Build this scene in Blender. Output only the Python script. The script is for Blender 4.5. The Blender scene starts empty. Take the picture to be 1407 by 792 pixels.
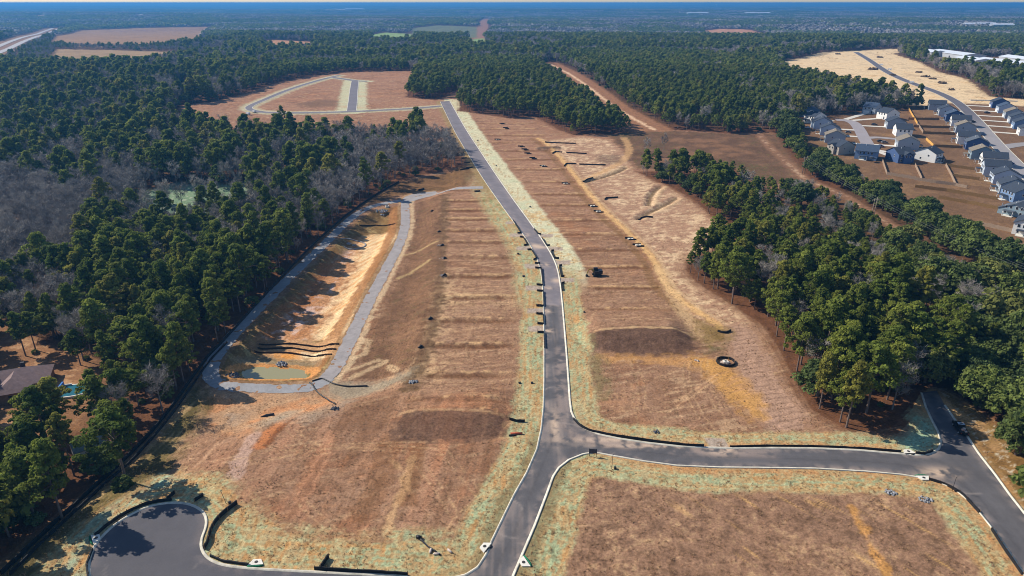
import bpy, bmesh, math, random
import numpy as np
from mathutils import Vector, Matrix
from mathutils.geometry import tessellate_polygon
random.seed(7)
RNG = np.random.default_rng(11)
SC = bpy.context.scene
COL = SC.collection
R = math.radians
# ------------------------------------------------------------------ camera geometry
F = 938.0; CX, CY = 703.5, 396.0; HORIZON = 4.0
PITCH = math.atan((CY - HORIZON) / F)
CAM_H = 100.0
SUN_EL = R(37.5); SUN_AZ = math.atan2(-0.915, 0.405)      # azimuth of the sun measured from +Y towards +X

def sstep(a, b, x):
    t = np.clip((np.asarray(x, float) - a) / (b - a), 0, 1)
    return t * t * (3 - 2 * t)

def base(x, y):
    """broad relief: flat by the junction, a gentle rise up the main road, low rolling ridges far off"""
    x = np.asarray(x, float); y = np.asarray(y, float)
    z = 15.0 * sstep(235, 900, y)
    w = sstep(1300, 2600, y)
    z = z + w * (9 * np.sin(y / 520.0 + x / 1900.0) + 7 * np.sin(x / 830.0 + y / 1400.0 + 1.3) + 6 * np.sin(y / 1370.0 - x / 2600.0 + 2.0))
    return z - 8 * w

def ray(px, py):
    cx = (px - CX) / F; cy = -(py - CY) / F
    c, s = math.cos(PITCH), math.sin(PITCH)
    return (cx, cy * s + c, cy * c - s)            # camera forward (0,c,-s), up (0,s,c)

def hit(px, py, hf, dz=0.0):
    dx, dy, dzr = ray(px, py)
    t = 40.0; prev = t
    while t < 60000:
        z = CAM_H + dzr * t
        if z <= float(hf(dx * t, dy * t)) + dz:
            break
        prev = t; t *= 1.02
    lo, hi = prev, t
    for _ in range(34):
        m = (lo + hi) / 2
        if CAM_H + dzr * m <= float(hf(dx * m, dy * m)) + dz: hi = m
        else: lo = m
    return dx * hi, dy * hi

def W(pts, dz=0.0):
    """picture points -> ground points on the broad relief (+dz)"""
    return np.array([hit(a, b, base, dz) for a, b in pts])

def to_px(x, y, z):
    c, s = math.cos(PITCH), math.sin(PITCH)
    zz = np.asarray(z) - CAM_H
    d = np.asarray(y) * c - zz * s
    u = np.asarray(y) * s + zz * c
    d = np.maximum(d, 1e-3)
    return CX + F * np.asarray(x) / d, CY - F * u / d, d

def sdf(poly, x, y, margin=60.0):
    """signed distance to a polygon (negative inside); points farther than margin get +margin"""
    poly = np.asarray(poly, float); x = np.asarray(x, float); y = np.asarray(y, float)
    shp = x.shape; x = x.ravel(); y = y.ravel()
    out = np.full(x.shape, margin)
    mn = poly.min(0) - margin; mx = poly.max(0) + margin
    idx = np.nonzero((x > mn[0]) & (x < mx[0]) & (y > mn[1]) & (y < mx[1]))[0]
    if len(idx) == 0: return out.reshape(shp)
    X = x[idx]; Y = y[idx]
    d = np.full(X.shape, 1e18); ins = np.zeros(X.shape, bool)
    n = len(poly)
    for i in range(n):
        ax, ay = poly[i]; bx, by = poly[(i + 1) % n]
        ex, ey = bx - ax, by - ay
        L = ex * ex + ey * ey + 1e-12
        t = np.clip(((X - ax) * ex + (Y - ay) * ey) / L, 0, 1)
        d = np.minimum(d, (X - ax - t * ex) ** 2 + (Y - ay - t * ey) ** 2)
        c = (ay > Y) != (by > Y)
        if ey != 0:
            ins ^= c & (X < ex * (Y - ay) / ey + ax)
    d = np.sqrt(d); d[ins] *= -1
    out[idx] = np.minimum(d, margin)
    return out.reshape(shp)

def ldist(line, x, y, margin=30.0):
    """distance to an open polyline"""
    line = np.asarray(line, float); x = np.asarray(x, float); y = np.asarray(y, float)
    out = np.full(x.shape, margin)
    mn = line.min(0) - margin; mx = line.max(0) + margin
    idx = np.nonzero((x > mn[0]) & (x < mx[0]) & (y > mn[1]) & (y < mx[1]))[0]
    if len(idx) == 0: return out
    X = x[idx]; Y = y[idx]; d = np.full(X.shape, 1e18)
    for i in range(len(line) - 1):
        ax, ay = line[i]; bx, by = line[i + 1]
        ex, ey = bx - ax, by - ay
        t = np.clip(((X - ax) * ex + (Y - ay) * ey) / (ex * ex + ey * ey + 1e-12), 0, 1)
        d = np.minimum(d, (X - ax - t * ex) ** 2 + (Y - ay - t * ey) ** 2)
    out[idx] = np.minimum(np.sqrt(d), margin)
    return out

# ------------------------------------------------------------------ noise (numpy gradient noise)
_perm = np.random.default_rng(3).permutation(512).astype(np.int64)
_ang = np.random.default_rng(4).uniform(0, 2 * np.pi, 512)
_gx, _gy = np.cos(_ang), np.sin(_ang)
def perlin(x, y, seed=0):
    xi = np.floor(x).astype(np.int64); yi = np.floor(y).astype(np.int64)
    fx = x - xi; fy = y - yi
    def g(a, b, px, py):
        h = _perm[(_perm[(a + seed * 37) & 511] + b) & 511]
        return _gx[h] * px + _gy[h] * py
    u = fx * fx * fx * (fx * (fx * 6 - 15) + 10); v = fy * fy * fy * (fy * (fy * 6 - 15) + 10)
    n0 = g(xi, yi, fx, fy) * (1 - u) + g(xi + 1, yi, fx - 1, fy) * u
    n1 = g(xi, yi + 1, fx, fy - 1) * (1 - u) + g(xi + 1, yi + 1, fx - 1, fy - 1) * u
    return (n0 * (1 - v) + n1 * v) * 1.5
def fbm(x, y, scale, oct=4, seed=0, gain=0.5):
    s = 0; a = 1; t = 0
    for k in range(oct):
        s = s + a * perlin(x / scale * 2 ** k + 17.3 * k, y / scale * 2 ** k - 9.1 * k, seed + k)
        t += a; a *= gain
    return s / t * 1.6
def streak(x, y, ang, long, short, oct=3, seed=0):
    c, s = math.cos(ang), math.sin(ang)
    return fbm((x * c + y * s) / long, (-x * s + y * c) / short, 1.0, oct, seed)

def lin(c):
    c = np.asarray(c, float) / 255.0
    return np.where(c <= 0.04045, c / 12.92, ((c + 0.055) / 1.055) ** 2.4)
GAIN = 1.02
def A(r, g, b, k=1.0):
    """surface colour whose sunlit look is the given sRGB value"""
    return np.clip(lin((r, g, b)) / GAIN * k, 0.004, 0.85)

# ------------------------------------------------------------------ object helpers
def tag(o, label=None, cat=None, group=None, kind=None):
    if label: o['label'] = label
    if cat: o['category'] = cat
    if group: o['group'] = group
    if kind: o['kind'] = kind
    return o
def link(name, me, mat=None, parent=None):
    o = bpy.data.objects.new(name, me); COL.objects.link(o)
    if mat is not None and me is not None:
        for m in (mat if isinstance(mat, (list, tuple)) else [mat]): me.materials.append(m)
    if parent is not None: o.parent = parent
    return o
def empty(name, loc, rz=0.0):
    o = bpy.data.objects.new(name, None); COL.objects.link(o)
    o.location = loc; o.rotation_euler = (0, 0, rz); o.empty_display_size = 0.2
    return o
class MB:
    """collects boxes, bars, quads and tubes into one mesh"""
    def __init__(s): s.v = []; s.f = []; s.m = []
    def add(s, v, f, m=0):
        b = len(s.v); s.v += [tuple(p) for p in v]; s.f += [tuple(b + i for i in q) for q in f]; s.m += [m] * len(f); return s
    def box(s, x0, x1, y0, y1, z0, z1, m=0, mat=None):
        v = [(x0, y0, z0), (x1, y0, z0), (x1, y1, z0), (x0, y1, z0), (x0, y0, z1), (x1, y0, z1), (x1, y1, z1), (x0, y1, z1)]
        if mat is not None: v = [tuple(mat @ Vector(p)) for p in v]
        return s.add(v, [(3, 2, 1, 0), (4, 5, 6, 7), (0, 1, 5, 4), (1, 2, 6, 5), (2, 3, 7, 6), (3, 0, 4, 7)], m)
    def tube(s, pts, rad, n=6, m=0, cap=True):
        pts = [Vector(p) for p in pts]
        rad = rad if isinstance(rad, (list, tuple)) else [rad] * len(pts)
        b = len(s.v); k = len(pts)
        for i, p in enumerate(pts):
            t = (pts[min(i + 1, k - 1)] - pts[max(i - 1, 0)]).normalized()
            a = t.cross(Vector((0.13, 0.31, 1.0)) if abs(t.z) < 0.9 else Vector((1, 0.1, 0))).normalized(); c = t.cross(a)
            for j in range(n):
                q = 2 * math.pi * j / n
                s.v.append(tuple(p + (a * math.cos(q) + c * math.sin(q)) * rad[i]))
        for i in range(k - 1):
            for j in range(n):
                s.f.append((b + i * n + j, b + i * n + (j + 1) % n, b + (i + 1) * n + (j + 1) % n, b + (i + 1) * n + j)); s.m.append(m)
        if cap:
            s.f.append(tuple(b + j for j in reversed(range(n)))); s.m.append(m)
            s.f.append(tuple(b + (k - 1) * n + j for j in range(n))); s.m.append(m)
        return s
    def prism(s, outline, z0, z1, m=0):
        n = len(outline)
        v = [(x, y, z0) for x, y in outline] + [(x, y, z1) for x, y in outline]
        f = [tuple(reversed(range(n))), tuple(range(n, 2 * n))] + [(i, (i + 1) % n, n + (i + 1) % n, n + i) for i in range(n)]
        return s.add(v, f, m)
    def mesh(s, name, smooth=False):
        me = bpy.data.meshes.new(name); me.from_pydata(s.v, [], s.f)
        if any(s.m): me.polygons.foreach_set('material_index', s.m)
        if smooth: me.polygons.foreach_set('use_smooth', [True] * len(s.f))
        me.update(); return me
    def build(s, name, mat, parent=None, smooth=False):
        return link(name, s.mesh(name, smooth), mat, parent)

def np_mesh(name, v, quads=None, tris=None):
    me = bpy.data.meshes.new(name)
    v = np.asarray(v, np.float32); me.vertices.add(len(v)); me.vertices.foreach_set('co', v.ravel())
    fs = []
    if quads is not None and len(quads): fs.append((np.asarray(quads, np.int32), 4))
    if tris is not None and len(tris): fs.append((np.asarray(tris, np.int32), 3))
    nl = sum(a.size for a, _ in fs); npol = sum(len(a) for a, _ in fs)
    me.loops.add(nl); me.polygons.add(npol)
    me.loops.foreach_set('vertex_index', np.concatenate([a.ravel() for a, _ in fs]))
    st = []; o = 0
    for a, k in fs:
        st.append(o + np.arange(len(a)) * k); o += a.size
    me.polygons.foreach_set('loop_start', np.concatenate(st).astype(np.int32))
    me.update(calc_edges=True); me.validate()
    return me
def set_col(me, col, name='tint'):
    a = me.color_attributes.new(name, 'FLOAT_COLOR', 'POINT')
    c = np.ones((len(me.vertices), 4), np.float32); c[:, :3] = col
    a.data.foreach_set('color', c.ravel())

# ------------------------------------------------------------------ materials
def new_mat(name):
    m = bpy.data.materials.new(name); m.use_nodes = True
    nt = m.node_tree; b = nt.nodes['Principled BSDF']
    return m, nt, b
def N(nt, typ, **kw):
    n = nt.nodes.new(typ)
    for k, v in kw.items():
        if k in ('operation', 'blend_type', 'data_type', 'attribute_type', 'attribute_name', 'noise_dimensions', 'feature', 'wave_type', 'bands_direction'): setattr(n, k, v)
        else: n.inputs[k.replace('_', ' ')].default_value = v
    return n
def mixc(nt, a, b, fac, typ='MIX'):
    n = nt.nodes.new('ShaderNodeMix'); n.data_type = 'RGBA'; n.blend_type = typ
    for sock, val in ((n.inputs[0], fac), (n.inputs[6], a), (n.inputs[7], b)):
        if hasattr(val, 'links') or isinstance(val, bpy.types.NodeSocket): nt.links.new(val, sock)
        elif isinstance(val, (int, float)): sock.default_value = val
        else: sock.default_value = (*val[:3], 1)
    return n.outputs[2]
def mapr(nt, val, a, b, c, d):
    n = nt.nodes.new('ShaderNodeMapRange'); nt.links.new(val, n.inputs[0])
    for i, q in enumerate((a, b, c, d)): n.inputs[i + 1].default_value = q
    return n.outputs[0]
def simple(name, col, rough=0.8, metal=0.0, var=0.25, scale=1.5, bump=0.0):
    """plain surface with mottled tone"""
    m, nt, b = new_mat(name)
    col = tuple(float(x) for x in col)
    tc = N(nt, 'ShaderNodeTexCoord')
    ns = N(nt, 'ShaderNodeTexNoise', Scale=scale, Detail=5.0, Roughness=0.65)
    nt.links.new(tc.outputs['Object'], ns.inputs['Vector'])
    f = mapr(nt, ns.outputs['Fac'], 0.3, 0.7, 1 - var, 1 + var)
    mul = N(nt, 'ShaderNodeVectorMath', operation='SCALE'); mul.inputs[0].default_value = col
    nt.links.new(f, mul.inputs['Scale'])
    nt.links.new(mul.outputs[0], b.inputs['Base Color'])
    b.inputs['Roughness'].default_value = rough; b.inputs['Metallic'].default_value = metal
    b.inputs['Specular IOR Level'].default_value = 0.3
    if bump:
        bp = N(nt, 'ShaderNodeBump', Strength=bump, Distance=0.05); nt.links.new(ns.outputs['Fac'], bp.inputs['Height']); nt.links.new(bp.outputs[0], b.inputs['Normal'])
    return m
# ------------------------------------------------------------------ plan of the place (outlines on the ground)
def fillet(p, n=4):
    """round a polyline lightly (Chaikin)"""
    p = np.asarray(p, float)
    for _ in range(n):
        q = np.empty((2 * len(p), 2)); q[0] = p[0]; q[-1] = p[-1]
        q[1:-1:2] = 0.75 * p[:-1] + 0.25 * p[1:]; q[2:-1:2] = 0.25 * p[:-1] + 0.75 * p[1:]
        p = q
    return p
def resample(p, step):
    p = np.asarray(p, float); d = np.r_[0, np.cumsum(np.hypot(*np.diff(p, axis=0).T))]
    n = max(2, int(d[-1] / step) + 1); t = np.linspace(0, d[-1], n)
    return np.c_[np.interp(t, d, p[:, 0]), np.interp(t, d, p[:, 1])]
def side(p, off):
    """offset a polyline to its left"""
    p = np.asarray(p, float); t = np.gradient(p, axis=0); t /= np.maximum(np.hypot(t[:, 0], t[:, 1])[:, None], 1e-9)
    return p + np.c_[-t[:, 1], t[:, 0]] * off

L_UP = fillet(W([(605, 140), (624, 180), (639, 205), (660, 240), (682, 272), (702, 300), (722, 326), (735, 348), (742, 366), (746, 390), (747, 420)]), 3)
R_UP = fillet(W([(618, 139), (640, 178), (658, 205), (680, 238), (702, 270), (722, 297), (742, 325), (757, 348), (766, 368), (770, 391), (773, 420)]), 3)
L_LO = W([(747, 420), (748, 470), (748, 520), (747, 560), (744, 590), (738, 618), (724, 650), (707, 680), (690, 715), (676, 744), (668, 763), (657, 780), (640, 791), (615, 796)])
CUL = W([(560, 792), (480, 789), (400, 785), (345, 782), (310, 778), (292, 772), (281, 763), (276, 752), (277, 740), (283, 726), (284, 713), (279, 703), (266, 695), (248, 691), (225, 692), (205, 696), (180, 707), (155, 723), (136, 742), (126, 758), (121, 775), (124, 800), (140, 830), (200, 855), (330, 850), (560, 850), (640, 870)])
R_LO = W([(773, 420), (778, 480), (781, 520), (783, 550), (785, 566), (791, 579), (803, 589), (822, 597), (850, 603), (890, 609), (935, 614), (1000, 616.5), (1060, 616), (1120, 616.5), (1180, 619), (1225, 623), (1262, 626), (1280, 624), (1290, 617), (1293, 607), (1289, 594), (1280, 577), (1272, 560), (1266, 540)])
X_LO = W([(680, 870), (705, 792), (720, 757), (735, 722), (751, 680), (760, 655), (768, 643), (782, 632), (802, 624), (818, 622), (845, 627), (885, 634), (930, 640), (990, 642.5), (1047, 643), (1120, 644), (1190, 648), (1240, 652.5), (1280, 659), (1310, 671), (1338, 694), (1362, 724), (1385, 757), (1407, 790), (1440, 840)])
FAR_R = W([(1500, 830), (1450, 762), (1407, 705), (1388, 681), (1367, 652), (1345, 624), (1329, 600), (1312, 577), (1298, 557), (1287, 537)])
# street network outline, one simple polygon, flat part (near); the upper road is a ribbon that shares its lower end
NET = np.vstack([L_LO, CUL, W([(660, 880)]), X_LO, FAR_R, R_LO[::-1]])
MAINUP = np.vstack([L_UP, R_UP[::-1]])
ROADS = [NET, MAINUP]

# far loop of streets in the upper section, the light street between the houses, the sandy site's road
def band(cl, w): 
    cl = np.asarray(cl); a = side(cl, w / 2); b = side(cl, -w / 2); return a, b
FAR1 = fillet(W([(606, 146), (575, 149), (540, 151), (480, 154), (420, 155.5), (375, 155.5), (350, 153.5), (340, 149.5), (345, 145), (362, 138), (395, 124), (430, 113), (452, 107), (466, 104)]), 3)
FAR2 = fillet(W([(483, 153), (485, 138), (486, 125), (488, 111.5)]), 2)
FAR3 = fillet(W([(455, 106.5), (470, 108.5), (489, 111.5), (505, 112)]), 2)
STA = fillet(W([(1148, 165), (1163, 165.5), (1174, 169), (1181, 178), (1186, 188), (1192, 198), (1196, 206)]), 2)
STA2 = fillet(W([(1191, 190), (1205, 189), (1225, 191), (1245, 192)]), 2)
STB = fillet(W([(1176, 72), (1195, 83), (1213, 96), (1235, 108), (1262, 118), (1285, 126), (1303, 134), (1318, 143), (1331, 155), (1347, 172), (1362, 190), (1378, 208), (1396, 226), (1420, 250), (1445, 275)]), 3)
STB2 = fillet(W([(1377, 203), (1392, 200), (1410, 198), (1440, 197)]), 2)

FENCE = W([(-30, 822), (10, 783), (60, 735), (110, 690), (155, 648), (205, 600), (235, 563), (262, 524), (283, 494), (310, 467), (345, 428), (362, 409), (400, 368), (440, 327), (480, 293), (520, 265), (545, 250), (575, 241), (612, 234)], -2.5)
# gravel track ring round the basin
RING_L = fillet(W([(552, 276), (530, 279.5), (508, 284.5), (490, 294), (470, 311), (445, 337), (405, 374), (368, 412), (330, 450), (303, 481), (290, 502), (289, 518), (300, 529), (322, 532.5), (360, 534), (405, 535), (435, 531), (452, 519)], -3.0), 3)
RING_R = fillet(W([(600, 264.5), (575, 267.5), (560, 271), (556, 280), (557.5, 300), (555, 320), (547, 340), (536, 360), (523, 385), (508, 412), (490, 448), (474, 482), (461, 507), (446, 523)], -3.0), 3)
CONN = fillet(W([(557, 274), (578, 267), (610, 263.5), (640, 262), (664, 261.5)], -1.5), 2)
RAMP = W([(445, 520), (470, 526), (510, 527), (560, 521), (573, 516), (570, 528), (545, 537), (505, 545), (470, 550), (447, 540)], -3.0)
BASIN = W([(308, 523), (300, 508), (310, 488), (340, 456), (380, 415), (420, 374), (450, 345), (474, 321), (492, 303), (508, 292), (530, 286), (549, 283), (550, 300), (546, 322), (535, 345), (518, 374), (500, 408), (482, 443), (467, 475), (455, 500), (441, 519), (424, 526), (380, 527), (335, 526)], -3.0)
POND = W([(320, 513), (333, 506), (355, 503.5), (385, 504), (412, 507), (430, 512.5), (433, 517), (420, 523.5), (390, 526), (350, 525.5), (322, 523)], -5.0)
BTOP = W([(640, 255), (612, 268), (609, 285), (607, 330), (604, 380), (600, 420), (588, 465), (574, 508), (563, 535), (520, 556), (455, 572), (380, 600), (330, 640), (290, 690), (200, 705), (60, 800), (-200, 900)])
WEST = np.vstack([BTOP, [(-1900, 60), (-1900, 700)], W([(250, 150), (420, 165), (570, 185), (640, 232)])])
LOTS_L = W([(612, 258), (670, 262), (700, 320), (712, 360), (705, 430), (700, 500), (690, 560), (560, 560), (580, 500), (604, 420), (608, 330)])
LOTS_R = W([(645, 160), (740, 170), (755, 195), (800, 258), (865, 318), (900, 365), (920, 402), (930, 440), (820, 450), (812, 400), (790, 350), (740, 280), (690, 215)])
YL = sorted(float(W([(650, q)])[0][1]) for q in (262, 277, 290, 302, 318, 334, 355, 381, 410, 442, 477, 518, 558))
YR = sorted(float(W([(760, q)])[0][1]) for q in (170, 178, 187, 197, 208, 220, 234, 251, 268, 283, 304, 323, 345, 369, 397, 428))
BANK1 = W([(552, 570), (600, 568), (655, 570), (690, 574), (705, 582), (690, 598), (640, 607), (575, 607), (540, 602), (540, 585)])
BANK2 = W([(806, 468), (820, 461), (870, 458), (930, 459), (953, 464), (957, 477), (950, 490), (900, 492), (850, 489), (822, 482), (809, 476)])
DITCHES = [W([(907, 256), (899, 263), (893, 272), (891, 282)]), W([(929, 272), (918, 279), (900, 288), (885, 295), (877, 301)]), W([(806, 250), (830, 243), (850, 236), (861, 230)])]
SPOILS = [W([(741, 205.5), (752, 204.5), (765, 204)])]

def saw(y, lines, amp):
    z = np.zeros_like(y)
    for a, b in zip(lines[:-1], lines[1:]):
        u = (y - a) / (b - a); ins = (u >= 0) & (u < 1)
        w = 2.4 / (b - a)
        prof = 0.5 - u
        prof = np.where(u < w, -0.5 + (1.0 - w) * u / w, prof)   # steep face at the near side of each terrace
        z = z + np.where(ins, amp * prof, 0)
    return z

def height(x, y, full=True):
    x = np.atleast_1d(np.asarray(x, float)); y = np.atleast_1d(np.asarray(y, float))
    z = base(x, y)
    near = (y > 40) & (y < 720) & (x > -900) & (x < 330)
    if near.any():
        X = x[near]; Y = y[near]
        h = np.zeros_like(X)
        dw = sdf(WEST, X, Y, 80)
        wid = np.where(Y > 165, 13.0, 13 + (165 - Y) * 0.5)
        h -= 3.0 * sstep(0, 1, -dw / wid)
        db = sdf(BASIN, X, Y, 20)
        h -= 2.1 * sstep(0, 8.5, -db)
        dp = sdf(POND, X, Y, 10)
        h -= 0.9 * sstep(1.2, -2.0, dp)
        for poly, lines, amp in ((LOTS_L, YL, 1.05), (LOTS_R, YR, 0.7)):
            m = sstep(3, -4, sdf(poly, X, Y, 10))
            k = m > 0
            if k.any(): h[k] += m[k] * saw(Y[k], lines, amp)
        for poly, hh in ((BANK1, 1.5), (BANK2, 2.4)):
            cy0, cy1 = poly[:, 1].min(), poly[:, 1].max()
            lat = sstep(4, -6, np.abs(X - poly[:, 0].mean()) - np.ptp(poly[:, 0]) / 2 + 1)
            h += hh * lat * sstep(cy0, cy1 - 1.5, Y) * (1 - sstep(cy1, cy1 + 22, Y))
        for ln in DITCHES:
            d = ldist(ln, X, Y, 8); h -= 0.7 * np.exp(-(d / 1.3) ** 2); h += 0.2 * np.exp(-((d - 3.2) / 1.2) ** 2)
        for ln in SPOILS:
            d = ldist(ln, X, Y, 10); h += 1.3 * np.exp(-(d / 2.5) ** 2)
        z[near] += h
    return z
def hz(x, y): return float(height(x, y)[0])
def road_d(x, y, m=14.0):
    d = np.full(np.shape(x), m)
    for p in ROADS: d = np.minimum(d, sdf(p, x, y, m))
    return d
def G(px, py, up=0.0):
    """picture point -> (x, y, z) on the finished ground"""
    x, y = hit(px, py, base); dx, dy, dz = ray(px, py)
    for _ in range(9):
        t = (hz(x, y) - CAM_H) / dz; x, y = dx * t, dy * t
    return (x, y, hz(x, y) + up)

# ------------------------------------------------------------------ the ground sheet
def build_ground():
    ys = [-60 + 10 * i for i in range(14)]
    y = 80.0
    while y < 1150: ys.append(y); y += max(0.42, y * 0.0034)
    while y < 27000: ys.append(y); y *= 1.014
    ys = np.array(ys)
    core = np.linspace(-1.06, 1.06, 1000)
    ext = 1.06 + 0.03 * (1.22 ** np.arange(1, 17) - 1) / 0.22
    ts = np.r_[-ext[::-1], core, ext]
    T, Y = np.meshgrid(ts, ys)
    Wd = np.where(Y < 100, 100.0, Y) * 0.93
    Wd = np.where(Y > 320, 0.93 * 320 + (Y - 320) * 0.80, Wd)
    X = T * Wd
    nr, nc = X.shape
    x = X.ravel(); y = Y.ravel()
    z = height(x, y)
    dr = np.full(x.shape, 14.0)
    near = y < 900
    dr[near] = road_d(x[near], y[near])
    z -= 0.35 * sstep(-0.4, -1.2, dr)                     # the sheet dips below the paved carriageway
    # fine relief of graded soil
    zn = (y < 700)
    z[zn] += 0.10 * fbm(x[zn], y[zn], 3.0, 3, 5) * sstep(0.5, 3, dr[zn])
    col = paint(x, y, dr)
    i = np.arange(nr - 1)[:, None] * nc + np.arange(nc - 1)[None, :]
    q = np.stack([i, i + 1, i + nc + 1, i + nc], -1).reshape(-1, 4)
    me = np_mesh('ground', np.c_[x, y, z], q)
    me.polygons.foreach_set('use_smooth', np.ones(len(q), bool))
    set_col(me, col)
    o = link('ground', me, ground_mat()); tag(o, kind='structure')
    return o

def ground_mat():
    m, nt, b = new_mat('soil_and_dry_grass')
    at = N(nt, 'ShaderNodeAttribute', attribute_type='GEOMETRY', attribute_name='tint')
    geo = N(nt, 'ShaderNodeNewGeometry')
    n1 = N(nt, 'ShaderNodeTexNoise', Scale=1.7, Detail=6.0, Roughness=0.75); nt.links.new(geo.outputs['Position'], n1.inputs['Vector'])
    n2 = N(nt, 'ShaderNodeTexNoise', Scale=0.35, Detail=6.0, Roughness=0.7); nt.links.new(geo.outputs['Position'], n2.inputs['Vector'])
    f1 = mapr(nt, n1.outputs['Fac'], 0.27, 0.73, 0.45, 1.55)
    f2 = mapr(nt, n2.outputs['Fac'], 0.3, 0.7, 0.84, 1.16)
    mu = N(nt, 'ShaderNodeMath', operation='MULTIPLY'); nt.links.new(f1, mu.inputs[0]); nt.links.new(f2, mu.inputs[1])
    sc = N(nt, 'ShaderNodeVectorMath', operation='SCALE'); nt.links.new(at.outputs['Color'], sc.inputs[0]); nt.links.new(mu.outputs[0], sc.inputs['Scale'])
    nt.links.new(sc.outputs[0], b.inputs['Base Color'])
    b.inputs['Roughness'].default_value = 0.95; b.inputs['Specular IOR Level'].default_value = 0.05
    bp = N(nt, 'ShaderNodeBump', Strength=0.55, Distance=0.25); nt.links.new(n1.outputs['Fac'], bp.inputs['Height']); nt.links.new(bp.outputs[0], b.inputs['Normal'])
    return m
# ------------------------------------------------------------------ cleared land and what grows where
SITE = np.vstack([FENCE, W([(640, 230), (636, 216), (624, 205), (600, 196), (568, 190), (480, 186), (400, 185), (335, 184), (285, 178), (236, 168),
    (250, 145), (300, 139), (340, 128), (380, 114), (430, 104), (470, 100), (520, 98), (568, 98), (566, 116), (556, 134), (600, 138), (628, 127), (630, 153), (660, 157), (700, 163), (735, 161),
    (765, 178), (786, 186), (830, 185), (880, 183), (905, 178), (960, 181), (1000, 184), (1040, 182), (1062, 182), (1075, 205), (1108, 243), (1100, 258), (1045, 262), (1010, 232), (925, 236), (872, 236),
    (880, 240), (917, 256), (953, 276), (971, 296), (1007, 313), (1030, 334), (1000, 338), (955, 352), (936, 368), (955, 390), (985, 410), (1040, 444), (1062, 472), (1092, 532), (1112, 565), (1170, 598), (1230, 591), (1258, 566), (1268, 545), (1286, 534),
    (1312, 546), (1354, 570), (1384, 600), (1392, 636), (1407, 690), (1600, 860), (1600, 950), (-200, 950)])])
ROW1 = W([(905, 178), (880, 165), (850, 148), (815, 121), (785, 101), (757, 87)])
ROW1P = W([(757, 84), (815, 117), (850, 142), (908, 177), (872, 186), (838, 164), (798, 132), (744, 95)])
ROW2 = W([(1040, 182), (1060, 205), (1106, 246), (1162, 270), (1213, 303), (1264, 334), (1316, 365), (1367, 390), (1410, 406), (1480, 436), (1600, 490)])
ROW3 = W([(652, 62), (657, 48), (664, 35), (669, 26)])
HLOTS = W([(1082, 170), (1140, 161), (1190, 153), (1290, 147), (1330, 138), (1407, 140), (1560, 165), (1560, 380), (1407, 378), (1370, 362), (1345, 346), (1310, 325), (1290, 302), (1250, 292), (1215, 268), (1180, 252), (1150, 238), (1130, 222), (1105, 198)])
SANDY = W([(1073, 85), (1100, 80), (1130, 72), (1180, 69.5), (1225, 67), (1256, 69), (1226, 74), (1263, 86), (1291, 100), (1326, 108.5), (1341, 119), (1357, 133), (1407, 137), (1560, 160), (1407, 146), (1330, 142), (1300, 142), (1276, 147), (1240, 143), (1180, 126), (1130, 114), (1085, 106)])
WAREYARD = W([(1255, 73), (1300, 70), (1345, 78), (1407, 82), (1560, 92), (1560, 120), (1407, 108), (1340, 100), (1290, 92)])
FARM1 = W([(70, 62), (78, 50), (112, 42), (200, 38.5), (302, 37), (285, 42), (272, 58), (195, 66), (120, 65)])
FARM2 = W([(66, 86), (78, 68), (150, 69), (250, 72), (230, 80), (150, 90), (95, 92)])
HWAY = W([(-120, 112), (0, 68), (30, 55), (65, 44), (78, 39)])
HWAY2 = W([(188, 23.5), (205, 19.5), (220, 16)])
GREENF = W([(508, 48), (530, 45), (565, 47), (572, 58), (545, 62), (515, 60)])
OLIVEF = W([(566, 39), (600, 35), (655, 37), (655, 52), (600, 54), (565, 52)])
GREENF2 = W([(649, 54), (666, 53), (668, 69), (648, 69)])
BROWNF = W([(350, 58), (375, 55), (432, 58), (432, 70), (375, 71)])
BROWNF2 = W([(960, 43), (990, 40), (1030, 41), (1060, 50), (1000, 54)])
PALEF = W([(38, 22), (62, 21), (60, 24.5), (40, 24.5)])
PALEF2 = W([(440, 13), (505, 12), (500, 15), (445, 15.5)])
LAKE = W([(236, 121), (252, 116), (272, 117), (274, 131), (255, 133), (240, 131)])
YARD = W([(-60, 425), (40, 455), (125, 485), (140, 520), (135, 560), (105, 590), (60, 600), (40, 640), (-60, 660)], -2.5)
GLADE = W([(170, 290), (200, 262), (240, 250), (300, 252), (345, 250), (350, 285), (280, 312), (200, 318)], -2.5)
CLEAR = [SITE, HLOTS, SANDY, WAREYARD, ROW1P, FARM1, FARM2, GREENF, OLIVEF, GREENF2, BROWNF, BROWNF2, PALEF, PALEF2, LAKE]
ROWGAP = W([(1040, 182), (1060, 205), (1106, 246), (1162, 270), (1213, 303), (1264, 334), (1316, 365), (1367, 390), (1410, 406), (1480, 436), (1480, 450), (1380, 414), (1316, 381), (1255, 345), (1205, 313), (1150, 277), (1100, 252)])
HOMEGAP = W([(-20, 500), (70, 500), (132, 512), (150, 555), (128, 588), (92, 604), (60, 590), (-20, 572)], -2.5)
SHEDGAP = W([(108, 598), (140, 600), (142, 632), (118, 640), (104, 625)], -2.5)
CLEAR += [ROWGAP, HOMEGAP, SHEDGAP]
CLEARB = [(ROW1, 9), (ROW2, 5.0), (ROW3, 22), (HWAY, 40), (HWAY2, 30)]
RIBS = [(FAR1, 4), (FAR2, 4), (FAR3, 4), (STA, 4), (STA2, 4), (STB, 4), (STB2, 4)]

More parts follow.
